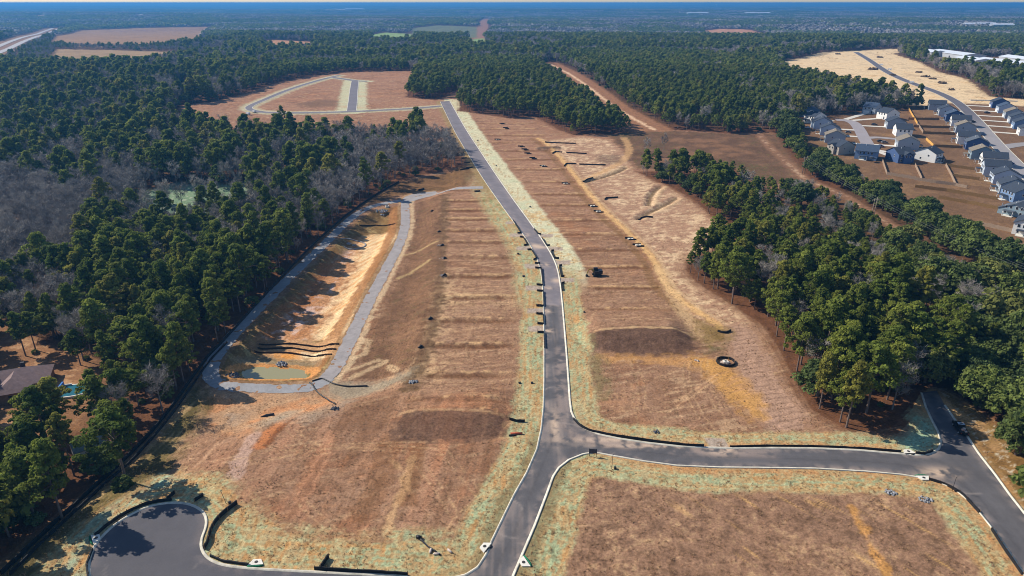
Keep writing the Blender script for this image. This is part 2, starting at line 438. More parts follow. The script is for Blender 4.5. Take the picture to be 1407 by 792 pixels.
def clear_d(x, y, m=25.0):
    """distance outside all cleared land (0 or less = cleared)"""
    d = np.full(np.shape(x), m)
    for p in CLEAR: d = np.minimum(d, sdf(p, x, y, m))
    for ln, w in CLEARB: d = np.minimum(d, ldist(ln, x, y, m + w) - w)
    return d

def paint(x, y, dr):
    n = len(x)
    big = fbm(x, y, 60, 4, 1); med = fbm(x, y, 14, 4, 2); fine = fbm(x, y, 3.2, 3, 3); tiny = fbm(x, y, 1.1, 2, 8)
    col = np.empty((n, 3))
    def mixin(mask, c):
        c = np.asarray(c); k = mask > 0.002
        if k.any():
            mk = mask[k][:, None]; col[k] = col[k] * (1 - mk) + (c if c.ndim == 1 else c[k]) * mk
    def pm(poly, soft=2.5, amp=3.0, seed=0):
        d = sdf(poly, x, y, 40); k = d < 39
        out = np.zeros(n)
        if k.any():
            out[k] = sstep(soft, -soft, d[k] + amp * (0.6 * med[k] + 0.5 * fine[k]))
        return out
    def lm(line, w, soft=0.6, amp=0.8):
        d = ldist(line, x, y, w + 6); k = d < w + 5
        out = np.zeros(n)
        if k.any(): out[k] = sstep(w + soft, w - soft, d[k] + amp * fine[k])
        return out
    def rnd(a, lo, hi): return sstep(lo, hi, a)
    # woodland floor everywhere else
    col[:] = A(92, 70, 52) * (1 + 0.25 * med[:, None] + 0.2 * fine[:, None])
    mixin(rnd(med + 0.5 * fine, 0.1, 0.6) * 0.6, A(112, 78, 56))
    # edge of the wood by the haul track: red brown litter
    site_d = sdf(SITE, x, y, 60)
    s = pm(SITE, 1.2, 1.2)
    ed = sstep(30, 5, site_d) * (site_d > -1)
    mixin(ed * 0.7, A(106, 72, 52) * (1 + 0.35 * fine[:, None]))
    # graded soil under dormant grass
    brown = A(149, 116, 93); br2 = A(129, 97, 76); pink = A(160, 130, 108); tan = A(186, 150, 116); orange = A(182, 124, 80)
    olive = A(104, 92, 60); mint = A(166, 178, 146); cream = A(206, 200, 168); dark = A(84, 66, 57); sandw = A(226, 190, 148); yellow = A(198, 160, 98)
    g = np.tile(brown, (n, 1))
    def gm(mask, c):
        nonlocal g
        g = g * (1 - mask[:, None]) + np.asarray(c) * mask[:, None]
    d1 = W([(560, 610), (500, 740)]); ang1 = math.atan2(*(d1[0] - d1[1])[::-1])
    st1 = streak(x, y, ang1, 26, 1.6, 3, 11); st2 = streak(x, y, 0.03, 22, 1.3, 3, 12); st3 = streak(x, y, 0.5, 12, 1.5, 3, 13)
    far = sstep(230, 480, y)
    gm(far * 0.75, A(157, 118, 94))
    gm(rnd(med + 0.6 * big, -0.1, 0.7) * 0.55, br2)
    gm(rnd(-med + 0.5 * fine, 0.05, 0.7) * 0.5, pink)
    gm(rnd(fine + 0.7 * tiny, 0.35, 0.95) * 0.35 * (1 - far * 0.6), A(176, 142, 110))
    gm(rnd(-fine - 0.7 * tiny, 0.3, 0.9) * 0.4 * (1 - far * 0.5), A(106, 80, 64))
    st6 = streak(x, y, 0.28, 11, 1.8, 3, 18)
    gm(rnd(st6 + 0.6 * med + 0.3 * tiny, 0.25, 0.9) * 0.42, A(206, 174, 140)); gm(rnd(-st6 + 0.7 * big, 0.3, 0.9) * 0.4, A(118, 82, 62)); gm(rnd(big - 0.6 * med + 0.3 * fine, 0.4, 1.0) * 0.3, A(184, 126, 86))
    mixin(s, g)
    # left terraces: mown lines run across, pale edge on each terrace line
    ml = pm(LOTS_L, 3, 2.0); mr = pm(LOTS_R, 3, 2.0)
    both = np.maximum(ml, mr)
    mixin(both * rnd(st2 + 0.8 * fine, 0.15, 0.9) * 0.5, A(180, 144, 112)); mixin(both * rnd(-st2 + 0.8 * fine, 0.15, 0.9) * 0.5, A(108, 80, 62))
    for lines, mk in ((YL, ml), (YR, mr)):
        for L in lines:
            wob = 0.5 * med + 0.35 * fine
            dd = y + wob - L
            mixin(mk * np.exp(-((dd - 2.4) / 0.8) ** 2) * sstep(-0.5, 0.3, fine + med) * 0.9, A(208, 170, 128))
            mixin(mk * np.exp(-((dd - 0.6) / 1.1) ** 2) * 0.75, A(112, 76, 52))  # shade on the terrace's steep face, painted into the soil as a dark line
    # pale bald soil on the left lots near the bank edge
    for c_, r_, k_ in (((612, 408), 9, 0.6), ((588, 448), 7, 0.75), ((690, 410), 10, 0.25), ((585, 500), 7, 0.5), ((660, 350), 8, 0.25), ((615, 385), 5, 0.5)):
        p = W([c_])[0]; r2 = ((x - p[0]) ** 2 + ((y - p[1]) * 0.8) ** 2) / r_ ** 2
        mixin(np.exp(-r2) * k_ * rnd(fine + 0.6 * st3 + 0.3, -0.1, 0.5), A(214, 182, 142))
    # foreground left lots: mowing streaks run down the slope
    fl = pm(W([(300, 600), (380, 575), (540, 545), (700, 575), (705, 600), (690, 650), (640, 735), (560, 755), (400, 742), (320, 720), (270, 680), (240, 650)], -2), 4, 3)
    mixin(fl * rnd(st1 + 0.7 * tiny, 0.1, 0.9) * 0.42, A(172, 130, 102)); mixin(fl * rnd(-st1 + 0.7 * tiny, 0.2, 0.9) * 0.45, A(116, 84, 62))
    mixin(fl * rnd(big + 0.6 * med + 0.3 * st1, 0.2, 0.9) * 0.4, A(178, 118, 82))
    st5 = streak(x, y, ang1, 60, 6.5, 3, 15)
    mixin(fl * rnd(st5, 0.0, 0.6) * 0.5, A(176, 134, 108)); mixin(fl * rnd(-st5, 0.05, 0.6) * 0.5, A(114, 82, 60)); mixin(fl * rnd(st5 + 0.4 * big - 0.2, 0.2, 0.7) * 0.35, A(184, 122, 82))
    for ln, w_, c_, k_ in (([(568, 640), (552, 690), (530, 745)], 0.9, A(206, 168, 128), 0.7), ([(540, 645), (555, 660), (566, 685)], 0.35, A(206, 168, 128), 0.6), ([(455, 610), (440, 650), (405, 720)], 1.6, A(188, 140, 110), 0.6), ([(445, 640), (420, 690), (395, 735)], 0.8, A(110, 80, 60), 0.5), ([(535, 620), (525, 670), (500, 720)], 3.0, A(118, 82, 52), 0.35), ([(575, 625), (572, 660), (560, 700)], 2.2, A(122, 84, 52), 0.4),
                          ([(350, 610), (335, 640), (322, 668)], 2.0, A(190, 160, 145), 0.7), ([(300, 612), (280, 640), (255, 660)], 0.4, A(206, 168, 138), 0.6)):
        mixin(lm(W(ln, -2.5), w_) * k_, c_)
    arc = W([(458, 562), (440, 566), (415, 575), (392, 588), (372, 608), (360, 625)], -2.8)
    mixin(lm(arc, 1.8) * 0.75, A(188, 122, 80)); mixin(lm(side(arc, 1.6), 0.5) * 0.7, A(104, 66, 44))
    # soil bench south of the ring track
    pz = pm(W([(282, 541), (330, 538), (440, 540), (470, 550), (450, 570), (400, 585), (340, 600), (285, 590), (270, 565)], -3), 3, 3)
    mixin(pz * 0.6, A(192, 156, 122)); mixin(pz * rnd(med, 0.0, 0.5) * 0.7, A(150, 140, 128)); mixin(pz * rnd(-med, 0.15, 0.5) * 0.5, A(196, 130, 84))
    # olive verge between the fence and the lots
    ol = pm(W([(-60, 830), (10, 790), (60, 742), (110, 697), (155, 655), (205, 606), (235, 570), (262, 530), (280, 535), (282, 560), (270, 585), (250, 615), (225, 650), (200, 680), (150, 712), (110, 750), (80, 800), (60, 850)], -2.5), 2.5, 3)
    mixin(ol, np.tile(olive, (n, 1)) * (1 + 0.3 * med[:, None] + 0.25 * fine[:, None])); mixin(ol * rnd(st1 + med, 0.15, 0.8) * 0.8, A(176, 150, 110)); mixin(ol * rnd(-med + fine, 0.3, 0.8) * 0.5, A(84, 76, 52))
    ol2 = pm(W([(268, 515), (283, 495), (345, 428), (400, 368), (480, 294), (545, 250), (640, 233), (655, 245), (640, 262), (575, 263), (545, 270), (500, 283), (465, 308), (400, 372), (330, 444), (292, 490), (284, 525)], -2.7), 1.5, 1.5)
    mixin(ol2, A(112, 86, 60) * (1 + 0.3 * fine[:, None])); mixin(ol2 * rnd(med, 0.1, 0.6) * 0.4, A(150, 112, 80))
    # west bank: rough brown slope
    wb = pm(W([(575, 272), (606, 272), (606, 330), (602, 395), (592, 450), (572, 505), (545, 520), (480, 515), (500, 470), (520, 425), (545, 380), (562, 340), (568, 300)], -1.5), 2, 2)
    mixin(lm(BTOP[1:9], 2.6, 1.5, 2.5) * 0.7, A(92, 74, 52) * (1 + 0.4 * tiny[:, None]))
    mixin(wb * 0.9, A(120, 91, 70) * (1 + 0.3 * med[:, None] + 0.25 * fine[:, None])); mixin(wb * rnd(st3 + fine, 0.3, 0.9) * 0.5, A(96, 84, 58))
    for ln in ([(553, 347), (575, 342), (600, 336)], [(548, 378), (570, 368), (590, 360)]): mixin(lm(W(ln, -1.5), 0.9) * 0.6, A(190, 164, 120))
    for ln in ([(480, 508), (505, 500), (520, 495)], [(487, 492), (500, 486), (508, 468), (495, 465)], [(480, 520), (530, 498)], [(535, 505), (545, 515)]): mixin(lm(W(ln, -3), 1.0) * 0.6, A(206, 178, 142))
    mixin(lm(side(RING_R, 3.4), 1.0, 0.6, 1.2) * 0.7, A(208, 182, 148)); mixin(lm(side(RING_R, -3.2), 0.7, 0.5, 1.0) * 0.5, A(196, 168, 130))
    # basin: grassy sides, bright sandy floor, mud flat by the pond
    bs = pm(BASIN, 0.8, 0.6)
    mixin(bs, A(124, 98, 64) * (1 + 0.25 * fine[:, None])); mixin(bs * rnd(streak(x, y, 2.3, 14, 1.0, 3, 21), 0.25, 0.7) * 0.7, A(176, 156, 112))
    fl_ = pm(W([(536, 322), (543, 332), (528, 352), (508, 385), (490, 425), (474, 462), (466, 472), (380, 470), (395, 452), (430, 418), (450, 385), (470, 352), (500, 326)], -5.5), 1.0, 2.0)
    mixin(fl_, A(232, 200, 158) * (1 + 0.12 * med[:, None])); mixin(fl_ * rnd(0.6 * med + streak(x, y, 1.12, 24, 1.1, 3, 22), -0.1, 0.6) * 0.75, A(208, 150, 96))
    lf = pm(W([(352, 470), (380, 440), (415, 405), (440, 375), (470, 346), (498, 326), (486, 370), (462, 410), (440, 445), (428, 470)], -5.0), 2.5, 4.5)
    mixin(lf * 0.75, A(168, 112, 76)); mixin(lf * rnd(fine + med, 0.1, 0.7) * 0.5, A(206, 190, 186)); mixin(lf * rnd(-fine + tiny, 0.2, 0.8) * 0.5, A(120, 88, 62))
    mixin(lm(side(RING_R, -6.2), 2.2, 0.8, 1.2) * bs * 0.85, A(152, 108, 72) * (1 + 0.2 * fine[:, None]))
    mid = pm(W([(355, 470), (470, 470), (462, 497), (440, 500), (360, 490), (345, 480)], -5.5), 1, 1)
    mixin(mid * 0.9, A(190, 150, 112)); mixin(mid * rnd(-(x - W([(400, 480)], -5.5)[0][0]) / 10 + med, 0, 1.2) * 0.8, A(122, 92, 66))
    wsand = pm(W([(405, 488), (450, 486), (443, 498), (408, 494)], -5.5), 0.6, 0.8); mixin(wsand, A(236, 208, 170))
    mixin(pm(W([(380, 489), (408, 486), (412, 494), (385, 496)], -5.5), 0.8, 1) * 0.9, A(214, 150, 84))
    mud = pm(W([(322, 500), (350, 493), (440, 500), (438, 508), (385, 504), (350, 503), (325, 511)], -5.4), 1.0, 1.0); mixin(mud * 0.8, A(150, 132, 106))
    dpnd = sdf(POND, x, y, 8); mixin(sstep(1.6, 0.3, np.abs(dpnd - 0.4) + 0.4 * fine) * (dpnd < 7), A(196, 142, 92)); mixin((dpnd < -0.5).astype(float), A(120, 112, 76))
    # ramp and pale aggregate
    mixin(pm(RAMP, 1.2, 1.6) * 0.85, A(152, 140, 120) * (1 + 0.15 * fine[:, None]))
    mixin(lm(W([(470, 560), (430, 585), (395, 575), (365, 590)], -3), 3.0, 2, 2) * 0.4, A(150, 146, 132))
    # dark cut banks
    for b_, p_ in ((BANK1, 0.85), (BANK2, 1.0)):
        mixin(pm(b_, 0.7, 1.8) * p_ * 0.9, A(98, 76, 64) * (1 + 0.3 * fine[:, None] + 0.25 * tiny[:, None]))
    mixin(pm(W([(822, 488), (955, 489), (1000, 495), (960, 502), (860, 497), (825, 498)]), 1.2, 2.6) * 0.55, A(200, 150, 94))
    mixin(pm(W([(700, 572), (650, 570), (690, 566), (715, 570), (712, 600), (690, 600)]), 1.5, 2) * rnd(fine, 0, 0.5) * 0.7, A(206, 170, 124))
    gl_ = np.maximum(ml, mr); mixin(gl_ * rnd(streak(x, y, 0.04, 50, 5, 3, 16) + 0.3 * med, 0.1, 0.7) * 0.4, A(176, 140, 112))
    # right side pale field
    pf = pm(W([(748, 194), (800, 188), (838, 193), (858, 213), (868, 236), (915, 258), (950, 280), (1003, 318), (985, 340), (940, 352), (930, 372), (960, 395), (1010, 425), (1030, 445), (1000, 458), (960, 450), (938, 430), (915, 385), (880, 325), (820, 265), (790, 232)]), 2.5, 2.5)
    mixin(pf, A(168, 134, 110)); st4 = 0.65 * streak(x, y, 0.35, 9, 2.4, 4, 31) + 0.6 * fine + 0.3 * tiny
    mixin(pf * rnd(st4 + 0.5 * med, -0.2, 0.6) * 0.85, A(216, 188, 154)); mixin(pf * rnd(-st4 + 0.4 * fine, 0.15, 0.7) * 0.45, A(116, 88, 72))
    # farthest brown-red field and rough grass to the right of it
    rim = W([(818, 462), (870, 458.5), (930, 459.5), (952, 464)]); mixin(lm(rim, 0.5, 0.5, 0.8) * 0.7, A(206, 172, 132)); rim = W([(552, 571), (600, 568.5), (655, 570.5), (690, 574.5)]); mixin(lm(rim, 0.4, 0.5, 0.8) * 0.5, A(196, 160, 122))
    rf = pm(W([(835, 186), (905, 179), (1000, 184), (1062, 182), (1108, 243), (1045, 262), (1010, 232), (925, 236), (872, 232), (858, 205)]), 2.5, 4)
    mixin(rf, A(108, 84, 66) * (1 + 0.25 * med[:, None])); mixin(rf * rnd(big + med, 0.1, 0.9) * 0.55, A(144, 108, 82)); mixin(rf * rnd(-big + fine, 0.3, 0.9) * 0.5, A(92, 92, 56))
    # berm track
    tr = fillet(W([(738, 190), (752, 198), (775, 222), (800, 255), (830, 290), (862, 318), (890, 345), (905, 368), (914, 390), (925, 402), (945, 420), (985, 445), (1008, 462)]), 3)
    mixin(lm(tr, 3.4, 1.5, 1.5) * 0.55, A(150, 108, 76)); mixin(lm(tr, 1.5, 0.8, 1.0) * 0.8, A(218, 178, 126)); mixin(lm(side(tr, -5.0), 1.6) * 0.5, A(122, 92, 58)); mixin(lm(side(tr, 2.6), 0.7) * 0.5, A(214, 186, 150))
    tr2 = fillet(W([(905, 368), (918, 392), (935, 425), (960, 460)]), 2); mixin(lm(tr2, 2, 1, 1.5) * 0.5, A(210, 178, 136))
    bt = fillet(W([(858, 190), (866, 205), (860, 218), (845, 228), (800, 250)]), 2); mixin(lm(bt, 2.5, 1, 1.5) * 0.6, A(206, 166, 120))
    for ln in DITCHES: mixin(lm(ln, 1.2, 0.5, 0.5) * 0.8, A(112, 94, 70)); mixin(lm(side(ln, 3.0), 1.2, 0.8, 1.2) * 0.5, A(208, 180, 142))
    for ln in SPOILS: mixin(lm(ln, 2.6, 1, 1), A(118, 96, 78))
    mixin(pm(W([(820, 213), (850, 213), (856, 224), (835, 226), (820, 222)]), 2, 2) * 0.6, A(104, 84, 70))
    # haul path ribbed by tracked plant, yellow subsoil beside it
    hp = pm(W([(997, 448), (1022, 446), (1040, 466), (1058, 498), (1080, 535), (1108, 572), (1110, 592), (1060, 596), (1040, 575), (1020, 530), (1008, 490), (1000, 470)]), 1.0, 1.0)
    mixin(hp, A(172, 140, 120) * (1 + 0.1 * fine[:, None])); mixin(hp * sstep(0.55, 0.95, np.cos(2 * np.pi * (y - 0.25 * x + 0.9 * med) / 2.5)) * 0.55 * sstep(-0.7, 0.2, fine + 0.3), A(118, 94, 78))
    ys_ = pm(W([(946, 486), (975, 490), (1002, 502), (1022, 522), (1040, 548), (1056, 575), (1030, 580), (1008, 552), (985, 528), (962, 508)]), 2.0, 3.0)
    mixin(ys_ * 0.75, A(198, 150, 88) * (1 + 0.15 * fine[:, None])); mixin(ys_ * rnd(st3, 0.2, 0.7) * 0.5, A(176, 136, 108))
    mixin(pm(W([(800, 460), (815, 468), (812, 485), (830, 492), (838, 520), (830, 550), (812, 540), (804, 505), (797, 480)]), 1.5, 2.5) * 0.7, A(124, 112, 80))
    mixin(pm(W([(960, 440), (1000, 452), (1000, 470), (975, 482), (957, 470)]), 2, 3) * 0.7, A(124, 104, 62)); mixin(pm(W([(968, 478), (998, 472), (990, 486), (970, 487)]), 1.5, 2) * 0.6, A(78, 84, 56))
    for ln in ([(925, 555), (955, 535), (985, 515)], [(930, 558), (960, 538), (990, 518)]): mixin(lm(W(ln), 0.3, 0.4, 0.6) * 0.5, A(222, 182, 142))
    # tyre tracks, rills and scrapes of the graded soil
    rt = np.random.default_rng(77); seg = []
    for zone, nz in (([(300, 600), (690, 600), (640, 740), (330, 720)], 16), ([(610, 280), (700, 290), (705, 560), (585, 520)], 16), ([(830, 500), (960, 500), (1060, 600), (840, 580)], 14), ([(820, 400), (930, 400), (980, 450), (820, 450)], 8), ([(740, 690), (1250, 680), (1330, 760), (790, 790)], 16), ([(660, 170), (740, 180), (880, 350), (800, 360)], 14), ([(300, 545), (450, 545), (430, 600), (300, 600)], 8)):
        q = W(zone); mn, mx = q.min(0), q.max(0)
        for _ in range(nz):
            p0 = rt.uniform(mn, mx); an = rt.choice([0.05, 1.5, rt.uniform(0, 3.1)]); L = rt.uniform(12, 45); bend = rt.uniform(-0.35, 0.35); pts = [p0 + L * t * np.array([math.cos(an + bend * t), math.sin(an + bend * t)]) for t in np.linspace(-0.5, 0.5, 9)]
            if all(sdf(q, np.array([p[0]]), np.array([p[1]]), 20)[0] < 6 for p in pts[::2]): seg.append((np.array(pts), rt.uniform(0, 1)))
    for pts, u in seg:
        for o_ in ((-0.9, 0.9) if u < 0.7 else (0.0,)):
            mixin(lm(side(pts, o_), 0.22, 0.35, 0.5) * s * rnd(fine + 0.5 * tiny + 0.35, -0.1, 0.5) * (0.62 if u < 0.45 else 0.5), A(200, 166, 128) if u < 0.55 or u > 0.85 else A(98, 72, 54))
    # ---- hydroseeded verges along the streets
    rl = (y < 700) & (s > 0.01)
    xr = np.interp(y, L_UP[::-1, 1][np.argsort(L_UP[::-1, 1])], L_UP[::-1, 0][np.argsort(L_UP[::-1, 1])])
    nse = 0.6 * med + 0.45 * fine
    hs = np.zeros(n)
    stv = streak(x, y, 1.55, 9, 1.0, 3, 41)
    def verge(mask, lo, hi, soft=1.2):
        return mask * sstep(lo - soft, lo + soft, dr + nse * 1.5) * sstep(hi + soft, hi - soft, dr + nse * 2.0)
    alng = fbm(dr / 1.1, (0.8 * x + y) / 13.0, 1.0, 3, 81); med0 = med
    def hydro(mask, orange_bias=0.0, green=1.0):
        med = 0.35 * med0 + 0.85 * alng
        mixin(mask, A(180, 154, 114) * (1 + 0.10 * fine[:, None]))
        mixin(mask * rnd(med + 0.8 * stv + orange_bias, 0.25, 0.85) * 0.55, A(186, 132, 82))
        mixin(mask * rnd(-med + 0.9 * tiny + 0.5 * fine - orange_bias + 0.05 * green, -0.2, 0.6) * 0.74, A(154, 177, 144))
        mixin(mask * rnd(-stv + tiny + 0.4 * big, 0.35, 0.9) * 0.6, A(196, 180, 138))
        mixin(mask * rnd(fine - 0.9 * tiny, 0.35, 0.9) * 0.5, A(106, 94, 64))
        mixin(mask * rnd(tiny + 0.6 * fine, 0.6, 1.0) * 0.4, A(84, 72, 50))
        mixin(mask * rnd(big - fine, 0.5, 1.0) * 0.18, A(150, 174, 150))
    low = pm(W([(700, 800), (735, 722), (768, 643), (800, 620), (1240, 650), (1310, 668), (1420, 790), (1420, 900), (690, 900)]), 0.5, 0.0)
    verge_l = low * sstep(14, 11, dr)
    mixin(verge(low, -2, 3.6), A(126, 116, 88) * (1 + 0.3 * fine[:, None])); mixin(verge(low, -2, 3.6) * rnd(-med + fine, 0.1, 0.6) * 0.6, A(150, 172, 140))
    hydro(verge(low, 3.2, 8.4), 0.05)
    lowin = low * sstep(8.4, 11, dr + nse * 2)
    mixin(lowin * 0.8, A(142, 112, 92) * (1 + 0.25 * med[:, None] + 0.2 * fine[:, None])); mixin(lowin * rnd(0.7 * fine + 0.7 * tiny + 0.8 * med + 0.4 * big, 0.2, 1.2) * 0.5, A(196, 164, 126)); mixin(lowin * rnd(-0.8 * fine - 0.8 * tiny - 0.6 * big, 0.1, 0.8) * 0.5, A(94, 74, 58))
    mixin(lowin * rnd(streak(x, y, 2.2, 16, 1.4, 3, 51), 0.45, 0.9) * 0.6 * sstep(20, 55, x), A(212, 170, 112))
    lnk = W([(1170, 698), (1195, 745), (1215, 785), (1225, 800)]); mixin(lm(lnk, 0.9, 0.5, 1.0) * 0.6, A(206, 152, 88))
    mixin(verge(low, -1, 3.0) * sstep(75, 82, x) * rnd(y, 118, 132) * 0.8, A(204, 146, 88))
    # left of the lower main road and round the turning circle
    lft = s * (x < np.where(y > 240, xr + 2, 14)) * sstep(-0.5, 0.2, dr)
    near_l = lft * sstep(250, 225, y) * sstep(-40, -30, x + 0 * y)
    hydro(verge(near_l, 0.2, 7.8), -0.02)
    mixin(verge(near_l, -1, 2.6) * sstep(150, 140, y) * 0.75, A(128, 116, 86) * (1 + 0.3 * fine[:, None]))
    cul = pm(W([(60, 800), (90, 760), (130, 722), (180, 690), (215, 664), (250, 655), (300, 660), (335, 690), (400, 738), (520, 752), (640, 745), (640, 800), (300, 900), (100, 900)], -2), 2.5, 3.5)
    hydro(cul * (dr > -0.3), 0.12)
    mixin(pm(W([(100, 790), (130, 725), (190, 685), (225, 660), (250, 668), (200, 695), (150, 728), (118, 775), (116, 800)], -2), 1.5, 2) * rnd(st1 + 0.4, 0, 0.6) * 0.7, A(150, 184, 164))
    # middle stretch with driveway pads: patchier
    midl = lft * sstep(215, 235, y) * sstep(430, 330, y) * sstep(13, 7.5, dr + 2 * nse)
    hydro(midl, 0.12); mixin(midl * rnd(y, 300, 380) * rnd(fine + med, 0.0, 0.5) * 0.7, A(122, 120, 66))
    upl = lft * sstep(350, 400, y) * sstep(6, 2, dr + 2 * nse); mixin(upl * 0.7, A(150, 132, 90))
    # right of the main road: creamy mulch above, hydroseed below
    rgt = s * (x > np.where(y > 240, xr + 3, 14)) * (dr > -0.3)
    mixin(verge(rgt * sstep(232, 262, y) * sstep(760, 680, y), -1, 10.5), A(206, 200, 168) * (1 + 0.1 * fine[:, None]))
    strip = rgt * sstep(232, 262, y) * sstep(760, 680, y) * sstep(11, 9, dr + nse)
    mixin(strip * rnd(stv + 0.5 * med, 0.25, 0.7) * 0.7 * sstep(5.5, 3.5, np.abs(dr - 3.2)), A(168, 130, 92)); mixin(strip * rnd(-med, 0.2, 0.7) * 0.4, A(178, 190, 158)); mixin(strip * rnd(fine - stv, 0.5, 0.9) * 0.5, A(128, 112, 80))
    mixin(strip * sstep(400, 320, y) * rnd(med + fine, -0.1, 0.5) * 0.75, A(196, 160, 110))
    lowr = rgt * sstep(270, 240, y)
    up_x = lowr * sstep(60, 50, x + 0 * y) + lowr * sstep(50, 60, x)
    hydro(verge(lowr, -1, 7.2), 0.0)
    mixin(verge(lowr, -1, 2.4) * sstep(14, 30, x) * 0.5, A(186, 128, 84))
    entr = pm(W([(1235, 605), (1262, 575), (1285, 580), (1293, 610), (1275, 622), (1240, 620)]), 2, 2); mixin(entr * 0.8, A(150, 186, 160))
    # verge of the road at the right
    rr = pm(W([(1287, 537), (1312, 570), (1350, 620), (1407, 700), (1480, 790), (1600, 760), (1420, 640), (1380, 590), (1340, 565), (1300, 535)]), 1.0, 1.0) * (dr > -0.3)
    mixin(rr, A(134, 104, 66) * (1 + 0.25 * fine[:, None])); mixin(rr * rnd(med, 0.0, 0.5) * 0.6, A(112, 100, 58)); mixin(rr * rnd(fine + tiny, 0.5, 0.9) * 0.7, A(206, 196, 176))
    mixin(pm(W([(1268, 545), (1287, 537), (1320, 560), (1360, 590), (1375, 620), (1350, 600), (1310, 570)]), 1.5, 2) * 0.8 * (dr > 0), A(198, 160, 118))
    # pads of crushed stone at the future driveways
    for c_, sx, sy in PADS:
        p = W([c_])[0]
        mixin(sstep(1.15, 0.9, np.maximum(np.abs(x - p[0]) / sx, np.abs(y - p[1]) / sy) + 0.15 * fine), A(172, 156, 142) * (1 + 0.2 * tiny[:, None]))
    # upper section: pale verge along its streets
    up = (y > 560) & (y < 1100)
    if up.any():
        for ln, w_ in ((FAR1, 8), (FAR2, 13), (FAR3, 7)):
            mixin(lm(ln, w_, 2, 3) * s * (0.6 if ln is FAR1 else 0.85), A(196, 196, 164))
        pst = np.zeros(n); pst[up] = streak(x[up], y[up], 0.0, 60, 4, 3, 61)
        mixin(up * s * rnd(pst, 0.1, 0.6) * 0.35 * (y > 640), A(190, 140, 106)); mixin(pm(W([(408, 143), (440, 137), (465, 138), (462, 147), (420, 148)]), 4, 4) * 0.7, A(116, 92, 74))
    # ---- surroundings
    hl = pm(HLOTS, 3, 3); mixin(hl, A(120, 94, 72) * (1 + 0.15 * med[:, None] + 0.12 * fine[:, None])); mixin(hl * rnd(big + med, 0.1, 0.8) * 0.4, A(146, 116, 84)); mixin(hl * rnd(-med + fine, 0.2, 0.8) * 0.35, A(110, 84, 60))
    sd = pm(SANDY, 3, 6); mixin(sd, A(222, 197, 160) * (1 + 0.12 * med[:, None])); mixin(sd * rnd(big * 0.6 + med + 0.5 * fine, 0.25, 0.9) * 0.55, A(208, 164, 112)); mixin(sd * rnd(-big - med + 0.6 * fine, 0.3, 0.9) * 0.6, A(176, 150, 120)); mixin(sd * rnd(fine + med, 0.75, 1.1) * 0.6, A(110, 96, 70))
    wy = pm(WAREYARD, 4, 3); mixin(wy, A(150, 128, 108))
    rg = pm(ROWGAP, 2, 3); mixin(rg * 0.8, A(112, 84, 60) * (1 + 0.3 * med[:, None])); mixin(rg * rnd(-med + fine, 0.1, 0.7) * 0.6, A(92, 90, 56))
    r2 = lm(ROW2, 3.6, 1.5, 1.5); mixin(r2, A(134, 102, 80) * (1 + 0.2 * fine[:, None])); mixin(lm(ROW2, 1.6, 0.8, 1.5) * rnd(med + fine, -0.1, 0.5) * 0.7, A(196, 166, 140))
    r1 = np.maximum(pm(ROW1P, 3, 4), lm(ROW1, 10, 2, 3)); mixin(r1, A(146, 108, 82) * (1 + 0.2 * fine[:, None])); mixin(lm(side(ROW1, 4), 1.8, 1, 2) * 0.9, A(222, 188, 156)); 
    mixin(lm(ROW3, 24, 3, 3), A(150, 112, 88))
    for p_, c_ in ((FARM1, A(152, 120, 88)), (FARM2, A(156, 130, 98)), (GREENF, A(140, 160, 96)), (OLIVEF, A(112, 114, 82)), (GREENF2, A(134, 156, 100)), (BROWNF, A(176, 132, 98)), (BROWNF2, A(186, 138, 104)), (PALEF, A(200, 180, 160)), (PALEF2, A(214, 200, 190))):
        mk = pm(p_, 5, 5); mixin(mk, c_ * (1 + 0.18 * big[:, None] + 0.1 * med[:, None]))
    mixin(pm(W([(130, 42), (300, 37.5), (285, 42), (180, 45)]), 6, 20) * rnd(big, -0.2, 0.5) * 0.6, A(120, 92, 84))
    mixin(lm(HWAY, 40, 4, 4), A(140, 110, 86)); mixin(lm(HWAY2, 30, 4, 4), A(220, 210, 200))
    gl = pm(GLADE, 4, 6); mixin(gl * 0.85, A(124, 150, 120) * (1 + 0.2 * med[:, None])); mixin(gl * rnd(fine, 0.2, 0.6) * 0.7, A(176, 178, 160))
    yd = pm(YARD, 4, 5); mixin(yd * 0.8, A(150, 112, 82) * (1 + 0.25 * med[:, None])); mixin(yd * rnd(fine + med, 0.2, 0.8) * 0.6, A(190, 156, 122))
    lum = (col @ np.array([0.3, 0.55, 0.15]))[:, None]; col = (lum + (col - lum) * 1.06) * np.array([1.03, 1.0, 0.945])
    return np.clip(col, 0.003, 0.8)
PADS = [((709, 323), 3.0, 2.4), ((719, 341), 3.0, 2.4), ((732, 366), 3.2, 2.4), ((734, 396), 3.2, 2.2), ((737, 427), 3.0, 2.0), ((738, 452), 3.0, 2.0), ((751, 324), 3, 2.4), ((763, 342), 3, 2.4), ((774, 361), 3, 2.4), ((778, 385), 3, 2.0), ((985, 609), 2.4, 2.0), ((700, 306), 2.0, 2.0)]
